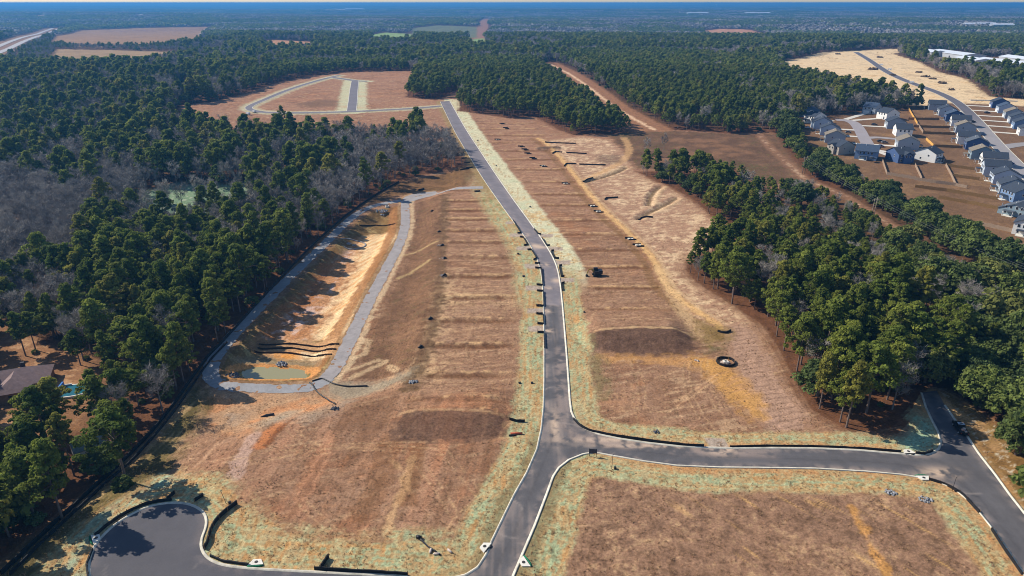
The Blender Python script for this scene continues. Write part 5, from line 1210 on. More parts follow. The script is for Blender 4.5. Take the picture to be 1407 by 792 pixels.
def rocks(x, y, z, rad, n, size, seed, flat=0.6):
    rng = np.random.default_rng(seed); mb = MB()
    for k in range(n):
        a = rng.uniform(0, 6.28); r = rad * math.sqrt(rng.uniform(0, 1)); s = size * rng.uniform(0.6, 1.5)
        hz_ = max(0.0, (1 - r / rad)) * rad * 0.22
        c = np.array([math.cos(a) * r, math.sin(a) * r * 0.8, hz_ + s * 0.3]); v = []
        for q in ((1, 0, 0), (-1, 0, 0), (0, 1, 0), (0, -1, 0), (0, 0, 1), (0, 0, -1)): v.append(tuple(c + np.array(q) * s * rng.uniform(0.6, 1.2, 3) + rng.uniform(-.12, .12, 3) * s))
        mb.add(v, [(0, 2, 4), (2, 1, 4), (1, 3, 4), (3, 0, 4), (2, 0, 5), (1, 2, 5), (3, 1, 5), (0, 3, 5)])
    return mb
def build_site():
    # kerb inlets
    for px, py, rot, l, bag in ((131, 741, -0.9, 'white storm drain inlet at the left kerb of the turning circle', True), (352, 774.5, 0.1, 'white storm drain inlet on the bottom street right of the turning circle', True), (667, 752.5, 1.05, 'white storm drain inlet on the left kerb near the bottom of the main road', False), (720.5, 773.5, -1.1 + math.pi, 'white storm drain inlet with green bag on the right kerb near the bottom', True), (1268.5, 657, math.pi, 'white storm drain inlet on the lower kerb near the right-hand junction', True), (1248.5, 622, 0.0, 'white storm drain inlet on the upper kerb near the right-hand junction', False)):
        p = G(px, py); e = empty('storm_drain_inlet', p, rot); tag(e, l, 'storm drain', 'kerb inlets of the new streets')
        mb = MB(); mb.prism([(-1.5, -0.55), (1.5, -0.55), (0.75, 0.9), (-0.75, 0.9)], -0.05, 0.24); mb.build('apron', M['conc'], e)
        mb = MB(); mb.tube([(0, 0.18, 0.22), (0, 0.18, 0.285)], 0.34, 14); mb.build('manhole_lid', M['iron'], e)
        mb = MB(); mb.box(-0.9, 0.9, -0.60, -0.50, -0.02, 0.16); mb.build('throat', M['iron'], e)
        if bag: mb = MB(); mb.tube([(-1.5, -0.72, 0.12), (-0.7, -0.85, 0.15), (0.7, -0.85, 0.15), (1.5, -0.72, 0.12)], 0.17, 7); mb.build('sediment_bag', M['green'], e, True)
        else: mb = MB(); mb.tube([(-1.2, -0.75, 0.14), (-0.2, -0.65, 0.2), (0.5, -1.0, 0.16), (1.0, -0.7, 0.2)], 0.15, 7); mb.build('sediment_bag', M['black'], e, True)
    # yard inlets of the right-hand lots
    spots = [(746.5, 229, 'third from the road bend up'), (777, 253, 0), (814, 284, 0), (822, 291.5, 0), (866, 329, 0), (876.5, 338, 0), (695, 176.5, 0), (683.5, 192.5, 0), (690, 170.7, 0), (716, 202, 0), (721, 206, 0), (725, 211.5, 0), (732, 218, 0)]
    ll = ['yard drain with a white cover halfway down the upper right lots', 'yard drain with a large white cover left of the hooked bars', 'yard drain with pale cover, upper of the close pair on the right lots', 'yard drain lying askew, lower of the close pair on the right lots', 'white-topped yard drain near the berm track above the dark soil bank', 'bare black yard drain bar just below the white-topped one', 'small yard drain near the dark pine block, lower of two', 'lone small yard drain beside the pale bald patch of the upper lots', 'small yard drain near the dark pine block, upper of two',
          'first black yard drain below the dark soil heap', 'widest black yard drain below the dark soil heap', 'third black yard drain below the dark soil heap', 'lowest black yard drain of the row below the soil heap']
    for (a, b, _), l in zip(spots, ll):
        p = G(a, b); e = empty('yard_drain', p, 0.04); tag(e, l, 'drain', 'yard drains of the right-hand lots'); big = 'white' in l or 'pale' in l or 'askew' in l
        if big: mb = MB(); mb.box(-1.1, 1.3, -0.7, 0.7, -0.1, 0.45); mb.build('cover', M['conc'], e); mb = MB(); mb.tube([(0.1, 0, 0.45), (0.1, 0, 0.5)], 0.4, 12); mb.build('lid', M['iron'], e)
        mb = MB(); mb.box(-2.2, 1.6, 1.0, 1.3, -0.1, 0.75); mb.build('fabric_panel', M['fabric'], e)
        mb = MB(); mb.box(-0.8, 2.6, -1.3, -1.05, -0.1, 0.6); mb.build('fabric_panel', M['fabric'], e)
    # pipe ends along the lip of the left lots
    for k, (a, b, l) in enumerate(((610.5, 378.5, 'large black pipe end on the pale lip of the left lots, lowest but two'), (610.5, 355.5, 'black pipe end with white bag on the lip of the left lots'), (607.5, 337.5, 'black pipe end where the upper pale swale starts on the left lots'), (603, 319, 'small dark pipe end on the rough lip of the left lots'), (593.5, 290.5, 'uppermost dark pipe end at the top of the rough bank'), (591, 438.5, 'black pipe end beside the bald sandy patch of the left lots'), (577.5, 477.5, 'black pipe end on the lip above the gravel ramp'))):
        p = G(a, b); e = empty('drain_pipe', p, 0.6); tag(e, l, 'drain pipe', 'pipe ends along the lip of the left lots')
        mb = MB(); mb.tube([(-0.7, -0.3, 0.2), (0.4, 0.15, 0.35), (0.8, 0.25, 0.15)], [0.36, 0.36, 0.33], 10); mb.build('pipe', M['black'], e, True)
        mb = MB(); mb.box(0.5, 0.62, -0.6, 0.9, -0.1, 0.55); mb.build('fabric_panel', M['fabric'], e)
        if k < 3: mb = rocks(0, 0, 0, 1.0, 8, 0.3, k); o = mb.build('stones', M['bag'], e); o.location = (-1.2, 0.4, 0)
    # rock heaps
    for a, b, r, n, s, mt, l in ((387.5, 501, 1.7, 30, 0.42, 'rock', 'grey riprap chute at the far bank of the pond'), (320, 518, 2.6, 46, 0.4, 'darkrock', 'dark riprap heap on the left bank of the pond'), (461, 562.5, 1.1, 18, 0.3, 'darkrock', 'small heap of dark rocks at the end of the erosion sock'), (568, 525.5, 1.3, 20, 0.36, 'rock', 'blue grey rocks at the top end of the gravel ramp'), (524, 291.5, 3.2, 60, 0.42, 'rock', 'pale grey rock apron at the far end of the basin'), (525, 297.5, 1.4, 18, 0.35, 'rock', 'small tail of grey rocks below the far apron of the basin'), (480, 335.5, 1.3, 16, 0.4, 'rock', 'grey rocks at the left inside the oval fence of the basin'), (487, 337.5, 1.1, 12, 0.4, 'rock', 'paler rocks at the right inside the oval fence of the basin'),
                                 (1224, 677.5, 1.2, 24, 0.3, 'rock', 'grey stone heap on the verge of the lower lot, left one'), (1271, 687, 1.3, 30, 0.28, 'rock', 'grey stone heap on the verge of the lower lot, right one'), (957, 496, 0.6, 8, 0.35, 'bag', 'few white stones left of the silt fence ring'), (902, 594, 0.9, 10, 0.3, 'darkrock', 'small dark rubble heap behind the cross road fence')):
        p = G(a, b); o = rocks(*p, r, n, s, int(a)).build('rock_heap', M[mt]); o.location = p; tag(o, l, 'rocks', 'rock heaps of the site')
    c = G(483, 336.5); P = [(c[0] + 6.5 * math.cos(t), c[1] + 5.5 * math.sin(t)) for t in np.linspace(-1.9, 2.6, 24)]
    fence_line('basin_fence', np.array(P), 'low grey oval fence round the rocks on the left slope of the basin', 'fence', None, M['rock'], M['stake'], h=0.35, thick=0.22, gap=3, pre=False)
    p = G(532, 285); e = empty('outlet_box', p, 0.3); tag(e, 'small white concrete outlet box behind the far rock apron of the basin', 'outlet'); mb = MB(); mb.box(-0.9, 0.9, -0.7, 0.7, -0.1, 0.8); mb.build('box', M['conc'], e); mb = MB(); mb.box(-0.6, 0.6, -0.4, 0.4, 0.8, 0.84); mb.build('grate', M['iron'], e)
    p = G(369, 572.5); e = MB(); e.tube([(-2.0, -0.5, 0.15), (-0.6, 0.1, 0.3), (0.9, 0.4, 0.25), (1.6, 0.2, 0.2)], [0.1, 0.35, 0.45, 0.2], 7); e.tube([(0.2, 0.5, 0.2), (1.2, 1.0, 0.3)], [0.3, 0.2], 6); o = e.build('debris_pile', M['steel']); o.location = p; tag(o, 'dark heap of debris on the pale soil below the gravel track', 'debris')
    # board sign on two posts
    p = G(814.5, 627.3); e = empty('board_sign', p, -0.12); tag(e, 'dark board sign on two posts at the corner of the junction', 'sign')
    for s in (-0.8, 0.8): mb = MB(); mb.box(s - 0.06, s + 0.06, -0.06, 0.06, -0.3, 2.2); mb.build('post', M['steel'], e)
    mb = MB(); mb.box(-0.95, 0.95, -0.12, -0.065, 0.95, 2.15); mb.build('board', simple('dark_board', (0.035, 0.045, 0.075), 0.6), e)
    # thin posts with a box at the foot
    for a, b, h, l in ((840.5, 644.5, 3.9, 'thin black post with a small box, right of the board sign'), (1308, 675, 3.8, 'thin black post with a small box at the bend near the right-hand junction'), (311, 692, 3.4, 'thin leaning post with a small box above the turning circle'), (799.5, 430, 2.6, 'thin post with a black box on the right verge above the soil bank')):
        p = G(a, b); e = empty('marker_post', p); tag(e, l, 'post', 'thin marker posts with boxes'); ln = -0.7 if a < 400 else 0.05
        mb = MB(); mb.tube([(0, 0, -0.3), (ln * 0.5, 0, h * 0.5), (ln, 0, h)], [0.06, 0.05, 0.04], 8); mb.build('pole', M['steel'], e, True)
        mb = MB(); mb.tube([(ln - 0.03, 0, h), (ln + 0.25, 0, h + 0.04)], 0.06, 6); mb.build('arm', M['steel'], e)
        mb = MB(); mb.box(0.55, 1.05, -0.25, 0.25, -0.1, 0.55); mb.build('box', M['steel'], e)
    for a, b, l in ((712, 349.5, 'low black utility box on a pale patch left of the road, upper'), (719.5, 380.5, 'low black utility box on a pale patch left of the road, lower'), (728.5, 285, 'tiny black utility box on the creamy verge by the upper road'), (714, 527, 'tiny black stub on the green verge above the junction, left'), (731, 527, 'tiny black stub on the green verge above the junction, right'), (656.5, 193.5, 'tiny black utility box on the creamy verge near the top, upper'), (682, 228.5, 'tiny black utility box on the creamy verge near the top, lower')):
        p = G(a, b); e = empty('utility_box', p, 0.2); tag(e, l, 'utility box', 'small utility boxes on the verges'); k = 0.42 if b < 400 else 0.3
        mb = MB(); mb.box(-k, k, -k * 0.8, k * 0.8, -0.1, k * 1.1); mb.build('cabinet', M['steel'], e); mb = MB(); mb.box(-k - 0.05, k + 0.05, -k * 0.8 - 0.05, k * 0.8 + 0.05, k * 1.1, k * 1.1 + 0.07); mb.build('lid', M['black'], e)
    p = G(708, 597); e = empty('netting_roll', p, 0.1); tag(e, 'orange netting roll lying on black fabric left of the junction', 'netting'); mb = MB(); mb.tube([(-1.2, 0.1, 0.25), (1.8, -0.1, 0.28)], 0.27, 9); mb.build('roll', M['net'], e, True); mb = MB(); mb.box(-1.7, 0.0, -0.75, -0.35, 0, 0.3); mb.build('fabric', M['fabric'], e)
    for a, b, l in ((592, 758, 'pale sandbag beside the crumpled erosion sock, left one'), (600, 762, 'pinkish sandbag beside the crumpled erosion sock, middle one'), (618, 758, 'pale sandbag lying right of the crumpled erosion sock')):
        p = G(a, b); mb = MB(); mb.tube([(-0.7, 0, 0.16), (-0.5, 0, 0.2), (0.5, 0.1, 0.2), (0.7, 0.1, 0.15)], [0.1, 0.24, 0.24, 0.1], 8); o = mb.build('sandbag', M['bag'], None, True); o.location = p; o.rotation_euler = (0, 0, a); tag(o, l, 'sandbag', 'sandbags on the lot by the bottom street')
    excavator(); truck()

def excavator():
    p = G(820, 379); e = empty('excavator', p, 0.12); tag(e, 'dark excavator with a yellow arm lowered on the right-hand lots', 'excavator')
    for s in (-1.05, 1.05):
        mb = MB(); mb.prism([(-1.7, 0.15), (-1.4, -0.02), (1.4, -0.02), (1.7, 0.15), (1.75, 0.5), (1.4, 0.78), (-1.4, 0.78), (-1.75, 0.5)], -0.26, 0.26)
        mb.v = [(x, s + z, y) for x, y, z in mb.v]; mb.build('track', M['tyre'], e)
    mb = MB(); mb.box(-0.6, 0.6, -0.8, 0.8, 0.3, 1.0); mb.build('undercarriage', M['steel'], e)
    mb = MB(); mb.prism([(-1.3, -1.25), (1.9, -1.25), (2.2, -0.7), (2.2, 0.7), (1.9, 1.25), (-1.3, 1.25)], 1.0, 2.1); mb.build('body', M['steel'], e)
    mb = MB(); mb.box(-1.25, 0.35, 0.3, 1.22, 2.1, 3.15); c = mb.build('cab', M['steel'], e); mb = MB(); mb.box(-1.29, -1.26, 0.4, 1.12, 2.2, 3.0); mb.box(-1.1, 0.2, 1.225, 1.25, 2.3, 3.0); mb.box(-1.1, 0.2, 0.27, 0.295, 2.3, 3.0); mb.build('window', M['glass'], c)
    mb = MB(); mb.box(0.5, 2.0, -1.1, 1.1, 2.1, 2.45); mb.build('engine_cover', M['steel'], e)
    mb = MB(); mb.tube([(-1.0, -0.2, 1.7), (-2.2, -0.25, 3.0), (-3.4, -0.3, 3.0)], [0.30, 0.27, 0.2], 6); mb.build('boom', M['yellow'], e)
    mb = MB(); mb.tube([(-3.3, -0.3, 3.05), (-3.9, -0.35, 1.9), (-4.2, -0.4, 0.95)], [0.2, 0.2, 0.14], 6); mb.build('arm', M['yellow'], e)
    mb = MB(); mb.prism([(-4.6, 0.0), (-3.6, 0.0), (-3.7, 0.6), (-4.0, 1.0), (-4.5, 0.8)], -0.45, 0.45); mb.v = [(x, z - 0.4, y) for x, y, z in mb.v]; mb.build('bucket', M['steel'], e)
    mb = MB(); mb.tube([(-1.2, -0.2, 1.3), (-2.3, -0.25, 2.55)], 0.09, 6); mb.build('hydraulic_ram', M['steel'], e)

def wheel(e, x, y, r=0.36, w=0.24):
    mb = MB(); mb.tube([(x, y - w / 2, r), (x, y + w / 2, r)], r, 14); t = mb.build('wheel', M['tyre'], e); s = 1 if y > 0 else -1
    mb = MB(); mb.tube([(x, y + s * (w / 2 + 0.002), r), (x, y + s * (w / 2 + 0.02), r)], r * 0.58, 12); mb.build('rim', M['metalwall'], t)
def profile_body(e, prof, w, mat, name='body'):
    mb = MB(); mb.prism(prof, -w / 2, w / 2); mb.v = [(x, z, y) for x, y, z in mb.v]; return mb.build(name, mat, e)
def truck():
    p = G(1318.5, 591.5); q = G(1309, 577); e = empty('pickup_truck', p, math.atan2(q[1] - p[1], q[0] - p[0])); tag(e, 'black pickup truck with a loaded open bed, parked by the right-hand kerb', 'pickup truck')
    bl = simple('black_car_paint', (0.012, 0.013, 0.016), 0.3)
    profile_body(e, [(-2.9, 0.45), (2.85, 0.42), (2.9, 0.75), (2.8, 1.05), (1.5, 1.18), (-0.6, 1.2), (-2.9, 1.2)], 1.95, bl)
    profile_body(e, [(-0.6, 1.2), (1.5, 1.18), (0.85, 1.85), (-0.35, 1.88)], 1.7, M['bluewhite'] if 'bluewhite' in M else bl, 'cab')
    M['pale'] = simple('pale_reflective_roof', (0.45, 0.50, 0.55), 0.3)
    mb = MB(); mb.box(-0.3, 0.8, -0.78, 0.78, 1.885, 1.905); mb.build('roof_panel', M['pale'], e)
    mb = MB(); mb.box(0.1, 0.5, -0.35, 0.35, 1.906, 1.92); mb.build('sunroof', M['glass'], e)
    mb = MB(); mb.add([(1.50, -0.75, 1.22), (1.50, 0.75, 1.22), (0.90, 0.7, 1.83), (0.90, -0.7, 1.83)], [(0, 1, 2, 3)]); mb.build('windscreen', M['glass'], e)
    for s in (-1, 1): mb = MB(); mb.box(-0.3, 0.9, s * 0.852 - 0.004, s * 0.852 + 0.004, 1.3, 1.75); mb.build('window', M['glass'], e); mb = MB(); mb.box(1.0, 1.2, s * 1.0 - 0.1, s * 1.0 + 0.1, 1.2, 1.4); mb.build('mirror', bl, e); mb = MB(); mb.box(2.86, 2.93, s * 0.7 - 0.2, s * 0.7 + 0.2, 0.75, 0.95); mb.build('headlight', M['white'], e); mb = MB(); mb.box(-2.94, -2.9, s * 0.82 - 0.1, s * 0.82 + 0.1, 0.8, 1.1); mb.build('tail_light', M['net'], e)
    mb = MB(); mb.box(-2.8, -0.75, -0.8, 0.8, 1.205, 1.225); mb.build('bed_floor', M['tyre'], e)
    for a, b in ((1.9, 0.88), (1.9, -0.88), (-1.8, 0.88), (-1.8, -0.88)): wheel(e, a, b, 0.4)
    M['pinkbag'] = simple('pinkish_sack', A(206, 160, 140), 0.9)
    for k, (a, b, s, l) in enumerate(((-1.2, -0.35, 0.3, 'pale box on the pickup bed, nearest the cab'), (-1.9, 0.2, 0.34, 'pinkish sack lying in the middle of the pickup bed'), (-2.5, -0.3, 0.26, 'white box at the tail of the pickup bed'))):
        mb = MB(); mb.prism([(-s, -s * 0.8), (s * 0.9, -s), (s, s * 0.7), (-s * 0.8, s)], 0, s * 0.9); o = mb.build('load_box' if k != 1 else 'load_sack', M['pinkbag'] if k == 1 else M['bag']); c, sn = math.cos(e.rotation_euler.z), math.sin(e.rotation_euler.z); o.location = (p[0] + a * c - b * sn, p[1] + a * sn + b * c, p[2] + 1.227); tag(o, l, 'box' if k != 1 else 'sack')

# ---------------------------------------------------------------- estate houses
def nearest_on(lines, p):
    best = None
    for ln in lines:
        r = resample(ln, 1.0); d = np.hypot(r[:, 0] - p[0], r[:, 1] - p[1]); i = int(d.argmin())
        if best is None or d[i] < best[0]: best = (d[i], r[i])
    return best
def house(px, py, wall, roofm, label, ridge='d', w=10.0, d=13.0, eave=5.4, rise=3.0, rot=None, porch=True, cross=False, lines=None):
    p = G(px, py); dist, q = nearest_on(lines, p)
    a = math.atan2(q[1] - p[1], q[0] - p[0]) if rot is None else rot    # local +x looks at the street
    e = empty('estate_house', p, a); tag(e, label, 'house', 'houses of the estate')
    X0, X1, Y0, Y1 = -d / 2, d / 2, -w / 2, w / 2
    mb = MB(); ov = 0.45; th = 0.22
    mb.box(X0, X1, Y0, Y1, -0.6, eave)
    rf = MB()
    if ridge == 'd':      # ridge along the depth: gables towards the street and the yard
        for xg in (X0, X1): mb.add([(xg, Y0, eave), (xg, Y1, eave), (xg, 0, eave + rise)], [(0, 1, 2) if xg > 0 else (0, 2, 1)])
        sl = rise / (w / 2)
        for s in (-1, 1):
            yo = s * (w / 2 + ov); zo = eave - ov * sl + 0.03
            v = [(X0 - ov, yo, zo), (X1 + ov, yo, zo), (X1 + ov, 0, eave + rise + 0.03), (X0 - ov, 0, eave + rise + 0.03)]
            rf.add(v + [(x, y, z + th) for x, y, z in v], [(0, 1, 2, 3) if s > 0 else (3, 2, 1, 0), (4, 5, 6, 7) if s < 0 else (7, 6, 5, 4), (0, 4, 5, 1), (1, 5, 6, 2), (3, 7, 4, 0)])
    else:                 # ridge along the width
        for yg in (Y0, Y1): mb.add([(X0, yg, eave), (X1, yg, eave), (0, yg, eave + rise)], [(0, 1, 2) if yg < 0 else (0, 2, 1)])
        sl = rise / (d / 2)
        for s in (-1, 1):
            xo = s * (d / 2 + ov); zo = eave - ov * sl + 0.03
            v = [(xo, Y0 - ov, zo), (xo, Y1 + ov, zo), (0, Y1 + ov, eave + rise + 0.03), (0, Y0 - ov, eave + rise + 0.03)]
            rf.add(v + [(x, y, z + th) for x, y, z in v], [(0, 1, 2, 3) if s < 0 else (3, 2, 1, 0), (4, 5, 6, 7) if s > 0 else (7, 6, 5, 4), (0, 4, 5, 1), (1, 5, 6, 2), (3, 7, 4, 0)])
    mb.build('wall', wall, e); ro = rf.build('roof', roofm, e)
    vp = MB(); vp.tube([(-1.5, 1.2, eave + rise * 0.55), (-1.5, 1.2, eave + rise + 0.5)], 0.12, 6); vp.build('vent_pipe', M['white'], ro)
    if cross:             # gabled dormer on the yard side
        mb = MB(); mb.box(X0 - 1.6, X0 + 0.5, -2.4, 2.4, -0.5, eave - 0.2); mb.add([(X0 - 1.6, -2.4, eave - 0.2), (X0 - 1.6, 2.4, eave - 0.2), (X0 - 1.6, 0, eave + 1.5)], [(0, 2, 1)]); mb.build('bay', wall, e)
        r2 = MB()
        for s in (-1, 1):
            v = [(X0 - 2.0, s * 2.8, eave - 0.42), (X0 + 3.0, s * 2.8, eave - 0.42), (X0 + 3.0, 0, eave + 1.55), (X0 - 2.0, 0, eave + 1.55)]; r2.add(v + [(x, y, z + 0.2) for x, y, z in v], [(0, 1, 2, 3) if s > 0 else (3, 2, 1, 0), (4, 5, 6, 7) if s < 0 else (7, 6, 5, 4), (0, 4, 5, 1), (1, 5, 6, 2), (3, 7, 4, 0)])
        r2.build('bay_roof', roofm, e)
    def win(x, y, z, nx, ny, ww=1.0, hh=1.4):
        f = MB(); t = 0.06
        if nx: f.box(x - t * (nx < 0), x + t * (nx > 0), y - ww / 2 - 0.1, y + ww / 2 + 0.1, z - 0.1, z + hh + 0.1)
        else: f.box(x - ww / 2 - 0.1, x + ww / 2 + 0.1, y - t * (ny < 0), y + t * (ny > 0), z - 0.1, z + hh + 0.1)
        fo = f.build('window', M['white'], e); g = MB()
        if nx: g.box(x + nx * (t + 0.002), x + nx * (t + 0.02), y - ww / 2, y + ww / 2, z, z + hh)
        else: g.box(x - ww / 2, x + ww / 2, y + ny * (t + 0.002), y + ny * (t + 0.02), z, z + hh)
        g.build('pane', M['glass'], fo)
    xb = X0 - (1.6 if cross else 0)
    for y_ in (-1.3, 1.3): win(xb, y_, 3.6, -1, 0); 
    for y_ in (-3.4, 3.4): win(X0, y_, 3.6, -1, 0); win(X0, y_, 0.9, -1, 0)
    for s in (-1, 1):
        win(-2.2, s * w / 2, 3.4, 0, s, 0.8, 1.1); win(2.4, s * w / 2, 1.2, 0, s, 0.8, 1.1)
    for y_ in (-2.8, 0, 2.8): win(X1, y_, 3.5, 1, 0)
    g = MB(); g.box(X1, X1 + 0.06, -4.2 * w / 10, 0.8, 0, 2.3); g.build('garage_door', M['white'], e)
    g = MB(); g.box(X1, X1 + 0.06, 2.2, 3.2, 0.1, 2.2); g.build('door', M['steel'], e)
    if porch:
        g = MB(); g.box(X0 - 3.0 - (1.6 if cross else 0), xb - 0.004, -1.0, 3.6, -0.5, 0.12); po = g.build('porch', M['conc'], e)
        g = MB(); g.box(X0 - 3.0 - (1.6 if cross else 0), xb - 0.01, -1.2, 3.8, 2.55, 2.75); g.build('porch_roof', roofm, po)
        for y_ in (-0.9, 3.5): g = MB(); g.box(X0 - 2.95 - (1.6 if cross else 0), X0 - 2.75 - (1.6 if cross else 0), y_ - 0.1, y_ + 0.1, 0.12, 2.55); g.build('post', M['white'], po)
    # concrete drive from the street to the garage
    c, s = math.cos(a), math.sin(a); yy = -1.8
    P0 = np.array([p[0] + c * (d / 2 + 0.15) - s * yy, p[1] + s * (d / 2 + 0.15) + c * yy]); Ld = max(3.0, dist - d / 2 - 4.4); P1 = P0 + np.array([c, s]) * Ld
    DRIVES.append((P0, P1))
    return e
DRIVES = []
def build_estate():
    rng = np.random.default_rng(2)
    roof = {k: simple(k + '_shingles', A(*v), 0.9, var=0.14, scale=1.2) for k, v in dict(dark=(58, 66, 78), taupe=(128, 118, 104), grey=(86, 92, 100), blue=(64, 78, 98)).items()}
    wl = {k: siding(k + '_siding', A(*v)) for k, v in dict(white=(236, 234, 228), pale=(186, 196, 206), ltblue=(188, 200, 214), blue=(110, 136, 170), navy=(66, 90, 132), grey=(158, 168, 178), teal=(134, 154, 164), taupe=(168, 160, 148)).items()}
    LN_A = [STA]; LN_A2 = [STA2, STA]; LN_B = [STB]
    H = [(1111, 160.5, 'blue', 'blue', 'blue gabled house at the far left end of the estate, beside the wood', 'w', LN_A, 0),
        (1119, 168, 'white', 'dark', 'white house with dark roof, second along the left side of the curved street', 'w', LN_A, 0),
        (1129, 176, 'ltblue', 'dark', 'light blue house third along the left side of the curved street', 'w', LN_A, 1),
        (1139, 185, 'ltblue', 'dark', 'pale blue house with dark roof, next above the beige-roofed one', 'w', LN_A, 0),
        (1146, 195, 'grey', 'taupe', 'grey house with a beige roof on the left of the curved street', 'w', LN_A, 0),
        (1154, 210, 'taupe', 'dark', 'taupe house behind the trees at the near left corner of the estate', 'w', LN_A, 1),
        (1190, 217, 'blue', 'blue', 'wide blue house seen from the back at the near end of the curved street', 'w', LN_A2, 0),
        (1235, 221, 'navy', 'dark', 'navy blue house with a gabled bay facing the lower yards', 'w', LN_A2, 1),
        (1274, 220, 'white', 'dark', 'bright white house with dark roof standing alone behind the fenced yards', 'w', LN_A2, 0),
        (1197, 155, 'grey', 'blue', 'grey house with white front at the head of the curved street', 'w', LN_A, 0),
        (1219, 163, 'white', 'dark', 'white gabled house second on the right of the curved street', 'w', LN_A, 0),
        (1229, 176, 'grey', 'dark', 'large grey house third on the right of the curved street', 'w', LN_A, 0),
        (1239, 186, 'white', 'dark', 'dark-roofed house with a small white gable above the beige-roofed one', 'w', LN_A2, 0),
        (1245, 203, 'grey', 'taupe', 'long house with a wide beige roof right of the curved street end', 'w', LN_A2, 0),
        (1286, 151, 'grey', 'dark', 'topmost house on the left of the long street, beside the wood', 'd', LN_B, 0),
        (1300, 158.5, 'pale', 'dark', 'pale house second on the left of the long street', 'w', LN_B, 0),
        (1310, 166, 'navy', 'blue', 'navy house third on the left of the long street', 'w', LN_B, 0),
        (1318, 173, 'white', 'dark', 'white gabled house fourth on the left of the long street', 'd', LN_B, 0),
        (1324.5, 182, 'grey', 'taupe', 'grey house with beige roof on the left of the long street', 'w', LN_B, 0),
        (1328, 197, 'white', 'dark', 'white gabled house with long dark roof below the beige-roofed grey one', 'd', LN_B, 0),
        (1340, 205, 'navy', 'grey', 'deep blue house with a grey roof in the middle of the left row', 'w', LN_B, 0),
        (1347, 218, 'teal', 'taupe', 'teal house with beige roof in the middle of the left row', 'w', LN_B, 0),
        (1363, 227, 'white', 'dark', 'tall white house below the teal one on the left row', 'd', LN_B, 0),
        (1366, 239, 'pale', 'dark', 'pale house with dark roof just below the tall white one', 'd', LN_B, 0),
        (1379, 251, 'ltblue', 'dark', 'light blue house with large gable in the lower left row', 'w', LN_B, 0),
        (1389, 265, 'grey', 'dark', 'grey house with white porch in the lower left row', 'w', LN_B, 0),
        (1399, 275, 'blue', 'dark', 'blue-walled house with white gable near the right photo edge', 'w', LN_B, 0),
        (1398, 294, 'teal', 'grey', 'low teal house with wide grey roof at the right photo edge', 'd', LN_B, 0),
        (1412, 320, 'white', 'dark', 'white house cut by the right photo edge, lowest of the row', 'd', LN_B, 0),
        (1372, 148, 'navy', 'dark', 'navy house at the top of the right side of the long street', 'w', LN_B, 0),
        (1381, 155, 'ltblue', 'blue', 'second house on the right of the long street, light blue', 'w', LN_B, 0),
        (1391, 162.5, 'grey', 'taupe', 'third house on the right of the long street, with tan roof', 'w', LN_B, 0),
        (1398, 169.5, 'grey', 'dark', 'fourth house on the right of the long street, dark roof', 'w', LN_B, 0),
        (1404, 177, 'blue', 'dark', 'fifth house on the right of the long street, at the photo edge', 'w', LN_B, 0),
        (1412, 186, 'white', 'dark', 'sixth house on the right of the long street, cut by the photo edge', 'w', LN_B, 0)]
    for i, (px, py, w_, r_, l, rd, ln, cr) in enumerate(H):
        low = 'low teal' in l
        house(px, py, wl[w_], roof[r_], l, rd, w=11.0 + (2.5 if ('wide' in l or 'long house' in l) else 0), d=13.5, eave=3.0 if low else 5.5, rise=3.3 if rd == 'w' else 3.0, cross=bool(cr), porch=not cr, lines=ln)
    dm = simple('drive_concrete', A(214, 206, 192), 0.9, var=0.08)
    for P0, P1 in DRIVES: ribbon('driveway', np.array([P0, P1]), 4.6, dm, 0.16, 1.5, 3)
    # vehicles on the drives
    cols = dict(black=(0.015, 0.016, 0.02), white=(0.62, 0.63, 0.64), blue=(0.05, 0.10, 0.22), grey=(0.16, 0.17, 0.18), red=(0.2, 0.02, 0.02))
    cm = {k: simple(k + '_car_paint', v, 0.3, var=0.05) for k, v in cols.items()}
    protos = {}
    def car(px, py, c, rot, label, van=False, group='cars on the estate drives'):
        p = G(px, py, 0.17); e = empty('parked_van' if van else 'parked_car', p, rot); tag(e, label, 'van' if van else 'car', group); b = cm[c]
        profile_body(e, [(-2.2, 0.35), (2.2, 0.35), (2.25, 0.7), (2.1, 0.95), (1.2, 1.02), (-2.1, 1.05), (-2.25, 0.7)] if not van else [(-2.5, 0.4), (2.5, 0.4), (2.55, 0.9), (1.9, 1.2), (1.3, 2.0), (-2.5, 2.1)], 1.8, b)
        if not van: 
            profile_body(e, [(-1.75, 1.05), (1.05, 1.02), (0.45, 1.55), (-1.2, 1.58)], 1.5, M['glass'], 'window'); mb = MB(); mb.box(-1.15, 0.4, -0.68, 0.68, 1.582, 1.62); mb.build('roof', b, e)
        else: mb = MB(); mb.add([(1.92, -0.8, 1.22), (1.92, 0.8, 1.22), (1.36, 0.78, 1.96), (1.36, -0.78, 1.96)], [(0, 1, 2, 3)]); o = mb.build('windscreen', M['glass'], e); o.location = (0.02, 0, 0.01)
        for x in (1.4, -1.4):
            for y in (0.82, -0.82): mb = MB(); mb.tube([(x, y - 0.1, 0.34), (x, y + 0.1, 0.34)], 0.34, 10); mb.build('wheel', M['tyre'], e)
